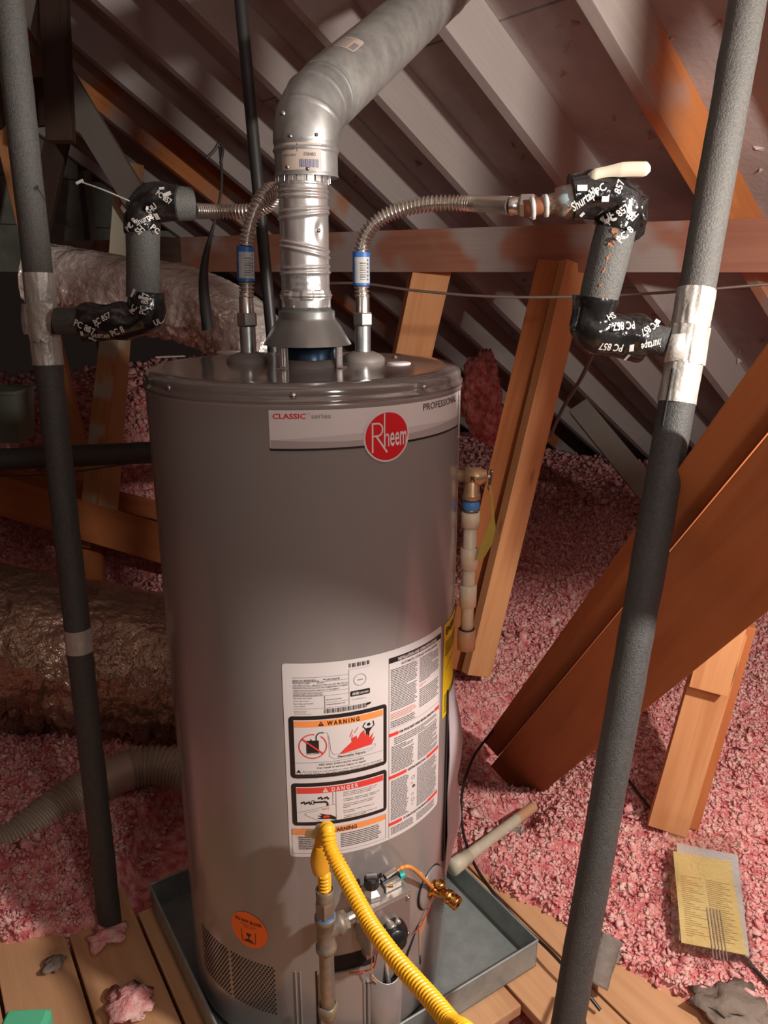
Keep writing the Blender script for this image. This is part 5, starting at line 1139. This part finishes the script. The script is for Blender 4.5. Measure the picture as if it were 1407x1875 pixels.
m = MB(); p_ = resample(path2[26:], .003); m.tube(p_, [.0115 + .0035 * sin(PI * i / len(p_)) for i in range(len(p_))], 28, True, lambda q, i, an: .0018 * nz(q, 40, 2)); m.build('folded_jacket', M_HOSED, hose)
m = MB(); q = at(577, 1527, y=.958); vs = [q + V(-.012, 0, .006), q + V(.004, -.006, .010), q + V(.014, -.004, .004), q + V(.010, .0, -.010), q + V(-.004, -.004, -.004), q + V(-.016, .003, -.006)]
m.add(vs + [v + V(0, .0015, .001) for v in vs], [(0, 5, 4, 3, 2, 1), (6, 7, 8, 9, 10, 11)] + [(i, (i + 1) % 6, 6 + (i + 1) % 6, 6 + i) for i in range(6)], False); m.build('torn_tape', M_PAPERY, hose)
m = MB(); q = at(590, 1520, y=.955); m.tube([q + V(-.010, .002, -.010), q + V(-.002, -.004, .004), q + V(.005, -.002, .006)], [.004, .008, .006], 10, True, tapedisp(2, .003)); m.build('torn_tape', M_PAPERW, hose)

# ================================================================== DUCTS
def foil(name, pts, r, m, label, amp=.012, rings=True, seg=150, k=1, squash=1.0):
    p = resample(bez(pts, 20), .0075); mb = MB()
    def dsp(q, i, an):
        # taut on top, gathered into fine creases across the run on the side and underneath
        low = max(0.0, min(1.0, .55 + .9 * (pc[i].z - q.z) / r)) ** 1.5
        cr = abs(nz((an * 1.6, i * .42, k), 1.0)) + .6 * abs(nz((an * 3.5, i * .95, k + 4), 1.0))
        big = nz((an * 1.3, i * .06, k + 9), 1.0)
        return -amp * (.4 * big + (.12 + low) * cr * 1.9) 
    pc = p
    mb.tube(p, r, seg, True, dsp); return tag(mb.build(name, m), label, 'duct')
foil('foil_duct', [at(66, 516, lam=2.05), at(130, 524, lam=2.05), at(230, 540, lam=2.03), at(330, 558, lam=2.0), at(410, 590, lam=1.97), at(470, 650, lam=1.96), at(520, 760, lam=1.98)], .100, M_FOIL, 'silver foil-wrapped duct running from the left pipe down behind the heater lid', .014, k=3)
foil('foil_duct', [at(-260, 1150, lam=2.15), at(-60, 1170, lam=2.2), at(150, 1208, lam=2.25), at(340, 1235, lam=2.3), at(520, 1265, lam=2.35)], .235, M_FOILD, 'big dull brown foil duct lying on the floor left of the heater', .026, k=7, seg=190)
g0 = [at(-60, 1582, z=.055), at(30, 1540, z=.06), at(110, 1480, z=.075), at(190, 1430, z=.085), at(260, 1404, z=.085), at(330, 1410, z=.075), at(400, 1450, z=.06)]
fd = empty('ribbed_duct', g0[2], 'narrow grey ribbed flexible duct crossing the insulation low on the left', 'duct')
pth = resample(bez(g0, 20), .002); n = len(pth); mb = MB(); rr = []
for i in range(n):
    f = i / n; smoothpart = .50 < f < .60
    rr.append(.050 + (.0040 * sin(2 * PI * i / 7.0) if not smoothpart else .001))
mb.tube(pth, rr, 48); mb.build('ribbed_tube', M_FLEXD, fd)
# strap holding the upper duct
sa, sb = at(402, 268, lam=1.78), at(374, 605, lam=1.75)
st = empty('hanging_strap', sb, 'twisted black webbing strap hanging over the silver foil duct', 'strap'); n = 26; vs = []
for i in range(n + 1):
    f = i / n; p = sa.lerp(sb, f) + V(.012 * sin(f * 7), 0, 0); w = .004 + .009 * max(0, sin((f - .45) * 3.2)) if f > .45 else .0032; a = .4 + f * 3.0 if f < .5 else 1.9 - (f - .5) * 1.2
    d = V(cos(a * .3), sin(a * .3), 0) * w; vs += [p - d, p + d, p + d + V(0, .0015, 0), p - d + V(0, .0015, 0)]
fs = []
for i in range(n):
    for k in range(4): fs.append((4 * i + k, 4 * i + (k + 1) % 4, 4 * i + 4 + (k + 1) % 4, 4 * i + 4 + k))
m = MB(); m.add(vs, fs, True); m.build('webbing', M_STRAP, st)
m = MB(); m.tube(bez([at(378, 290, lam=1.78), at(392, 276, lam=1.78), at(402, 262, lam=1.78), at(408, 275, lam=1.78), at(404, 300, lam=1.78)]), .0035, 8); m.build('knot', M_STRAP, st)
# green-grey boot at the left edge
bx = at(10, 760, lam=2.6); m = MB(); w0, w1 = .075, .06; hh_ = .085
vs = [bx + V(x * w, y * w, z) for z, w in ((-hh_, w1), (hh_, w0)) for x, y in ((-1, -1), (1, -1), (1, 1), (-1, 1))]
m.add(vs, [(3, 2, 1, 0), (0, 1, 5, 4), (1, 2, 6, 5), (2, 3, 7, 6), (3, 0, 4, 7), (4, 5, 6, 7)], False)
m.box(bx + V(0, 0, hh_), (.17, .17, .012), None, .002); tag(m.build('duct_boot', M_BOX), 'green-grey metal box at the left edge behind the left pipe', 'box')

# ================================================================== CABLES
def cable(pts, r, m, label, name='cable'):
    mb = MB(); mb.tube(bez(pts, 12), r, 10); return tag(mb.build(name, m), label, 'cable')
def gp(px, py, dz=.012):
    """point on the ground cover under a bearing"""
    r = ray(px, py); lo, hi = .8, 6.0
    for i in range(400):
        l = lo + (hi - lo) * i / 400; h = max(float(hfield(r.x * l, r.y * l)), 0 if pdist(np.array([r.x * l]), np.array([r.y * l]))[0] < 0 else -9)
        if CAM_H + r.z * l < h + dz: break
    return V(r.x * l, r.y * l, h + dz)
cable([at(560, 520, lam=2.05), at(660, 519, lam=2.0), at(760, 532, lam=1.95), at(900, 543, lam=1.9), at(1060, 543, lam=1.85), at(1240, 534, lam=1.8), at(1500, 512, lam=1.75)], .0034, M_BROWNC, 'thin brown cable strung across under the beam, passing behind the vent and right pipe')
cable([at(905, 1335, lam=2.2), at(868, 1385, lam=2.05), at(847, 1450, lam=1.93), at(848, 1520, lam=1.85), at(868, 1580, lam=1.76), at(902, 1632, lam=1.67), at(948, 1685, lam=1.62), at(1008, 1742, lam=1.52), at(1060, 1800, lam=1.46), at(1100, 1850, lam=1.43)], .0036, M_CABLE, 'black cable curving over the cream drain pipe beside the drain pan')
cable([gp(1118, 1400), gp(1145, 1425), gp(1175, 1465), gp(1200, 1500)], .0038, M_CABLE, 'short black cable on the insulation between right pipe and fir post')
cable([gp(1335, 1735), gp(1360, 1760), gp(1410, 1812), gp(1480, 1870)], .0040, M_CABLE, 'black cable running off to the right from under the bagged papers')
cable([at(1072, 1795, lam=1.40), at(1066, 1840, lam=1.33), at(1074, 1900, lam=1.26)], .0042, M_CABLE, 'short black cable hanging behind the foot of the right pipe')
cable([at(1088, 640, lam=1.3), at(1066, 690, lam=1.5), at(1030, 750, lam=1.7), at(1008, 800, lam=1.9)], .004, M_CABLE, 'dark cord hanging from under the right black-taped elbow')

# ================================================================== SMALL THINGS ON THE FLOOR
# split foam offcut leaning behind the right pipe
A, B = at(1086, 1800, z=.035), at(1114, 1712, z=.095); dd = (B - A).normalized()
sc_ = empty('foam_offcut', A, 'split grey foam sleeve offcut lying behind the foot of the right pipe', 'pipe insulation')
m = MB(); X = V(0, 0, 1).cross(dd).normalized(); Y = dd.cross(X); n = 26; seg = 20; vs = []
L_ = (B - A).length
for s_ in range(seg + 1):
    p = A + dd * (L_ * s_ / seg)
    for i in range(n):
        a = rad(75) + rad(325) * i / (n - 1); r = .028 + .0014 * nz((i, s_, 3), .7); vs.append(p + (X * cos(a) + Y * sin(a)) * r)
    for i in range(n):
        a = rad(75) + rad(325) * (n - 1 - i) / (n - 1); vs.append(p + (X * cos(a) + Y * sin(a)) * .0150)
K = 2 * n
m.add(vs, [(s_ * K + i, s_ * K + (i + 1) % K, (s_ + 1) * K + (i + 1) % K, (s_ + 1) * K + i) for s_ in range(seg) for i in range(K)] + [tuple(range(K))[::-1], tuple(seg * K + i for i in range(K))]); m.build('sleeve', mat('worn_foam', (.17, .145, .125), .8, var=(.24, .20, .17), bump=.4, bscale=200, nscale=30), sc_)
# bagged papers
b0_, bR, bU = gp(1300, 1655, .03), None, None
cA, cB, cC, cD = gp(1236, 1730, .045), gp(1352, 1752, .045), gp(1352, 1580, .045), gp(1238, 1562, .045)
ctr = (cA + cB + cC + cD) / 4
Ux = ((cB - cA) + (cC - cD)).normalized(); Vx = ((cD - cA) + (cC - cB)); Vx = (Vx - Ux * Vx.dot(Ux)).normalized(); Nx = Ux.cross(Vx)
wP = ((cB - cA).length + (cC - cD).length) / 2; hP = ((cD - cA).length + (cC - cB).length) / 2
bag = empty('document_bag', ctr, 'clear plastic bag of folded yellow and white papers lying on the pink insulation', 'bag')
def sheet(name, m, du, dv, w, h, off, rot, thick=.0012, seg=12, par=bag, wav=.004):
    mb = MB(); vs = []; c_, s_ = cos(rot), sin(rot)
    for k in (0, thick):
        for i in range(seg + 1):
            for j in range(seg + 1):
                a = (i / seg - .5) * w; b = (j / seg - .5) * h; u = a * c_ - b * s_ + du; v = a * s_ + b * c_ + dv
                vs.append(ctr + Ux * u + Vx * v + Nx * (off + k + wav * nz((u * 9, v * 9, 1), 1.0)))
    Q = (seg + 1) ** 2
    fs = [(i * (seg + 1) + j, i * (seg + 1) + j + 1, (i + 1) * (seg + 1) + j + 1, (i + 1) * (seg + 1) + j) for i in range(seg) for j in range(seg)]
    mb.add(vs, fs + [tuple(q + Q for q in f[::-1]) for f in fs]); return mb.build(name, m, par)
sheet('white_paper', M_PAPERW, .008, .012, wP * 1.04, hP * 1.06, .001, -.05); ys = sheet('yellow_paper', M_PAPERY, .0, -.006, wP * .97, hP * .96, .006, .0)
class Bent:
    def pt(s, u, v, off=0.0): return ctr + Ux * u + Vx * v + Nx * (.0076 + off + .004 * nz((u * 9, v * 9, 1), 1.0))
bs = Bent(); m = MB(); ww = wP * .97 / 2
for i in range(30):
    v = hP * .18 - i * .0052
    if v < -hP * .45: break
    prect(m, bs, -ww * .82, -ww * .1 - .01 * ((i * 7) % 4), v, v + .0013, .0006, .02); prect(m, bs, ww * .02, ww * .82 - .008 * ((i * 5) % 3), v, v + .0013, .0006, .02)
m.build('small_print', M_PAPERI, ys)
m = MB(); [prect(m, bs, -.004 + i * .0062, -.0024 + i * .0062, -hP * .60, -hP * .12, .0022, .02) for i in range(5)]; m.build('bag_print', M_GINK, bag)
sheet('plastic_sleeve', M_BAG, .004, .012, wP * 1.26, hP * 1.36, .0145, -.03, .0006, 30, wav=.018)
# teal tray corner at the bottom left
m = MB(); c = at(44, 1892, lam=1.05); m.box(c, (.062, .05, .03), Matrix.Rotation(.05, 3, 'Z'), .006)
m.box(c + V(0, 0, .016), (.052, .04, .004), Matrix.Rotation(.05, 3, 'Z'), .001); m.box(c + V(0, -.0, -.4), (.02, .02, .8), None, .002); tag(m.build('teal_handle', M_TEAL), 'teal plastic handle top at the bottom left corner', 'tool')
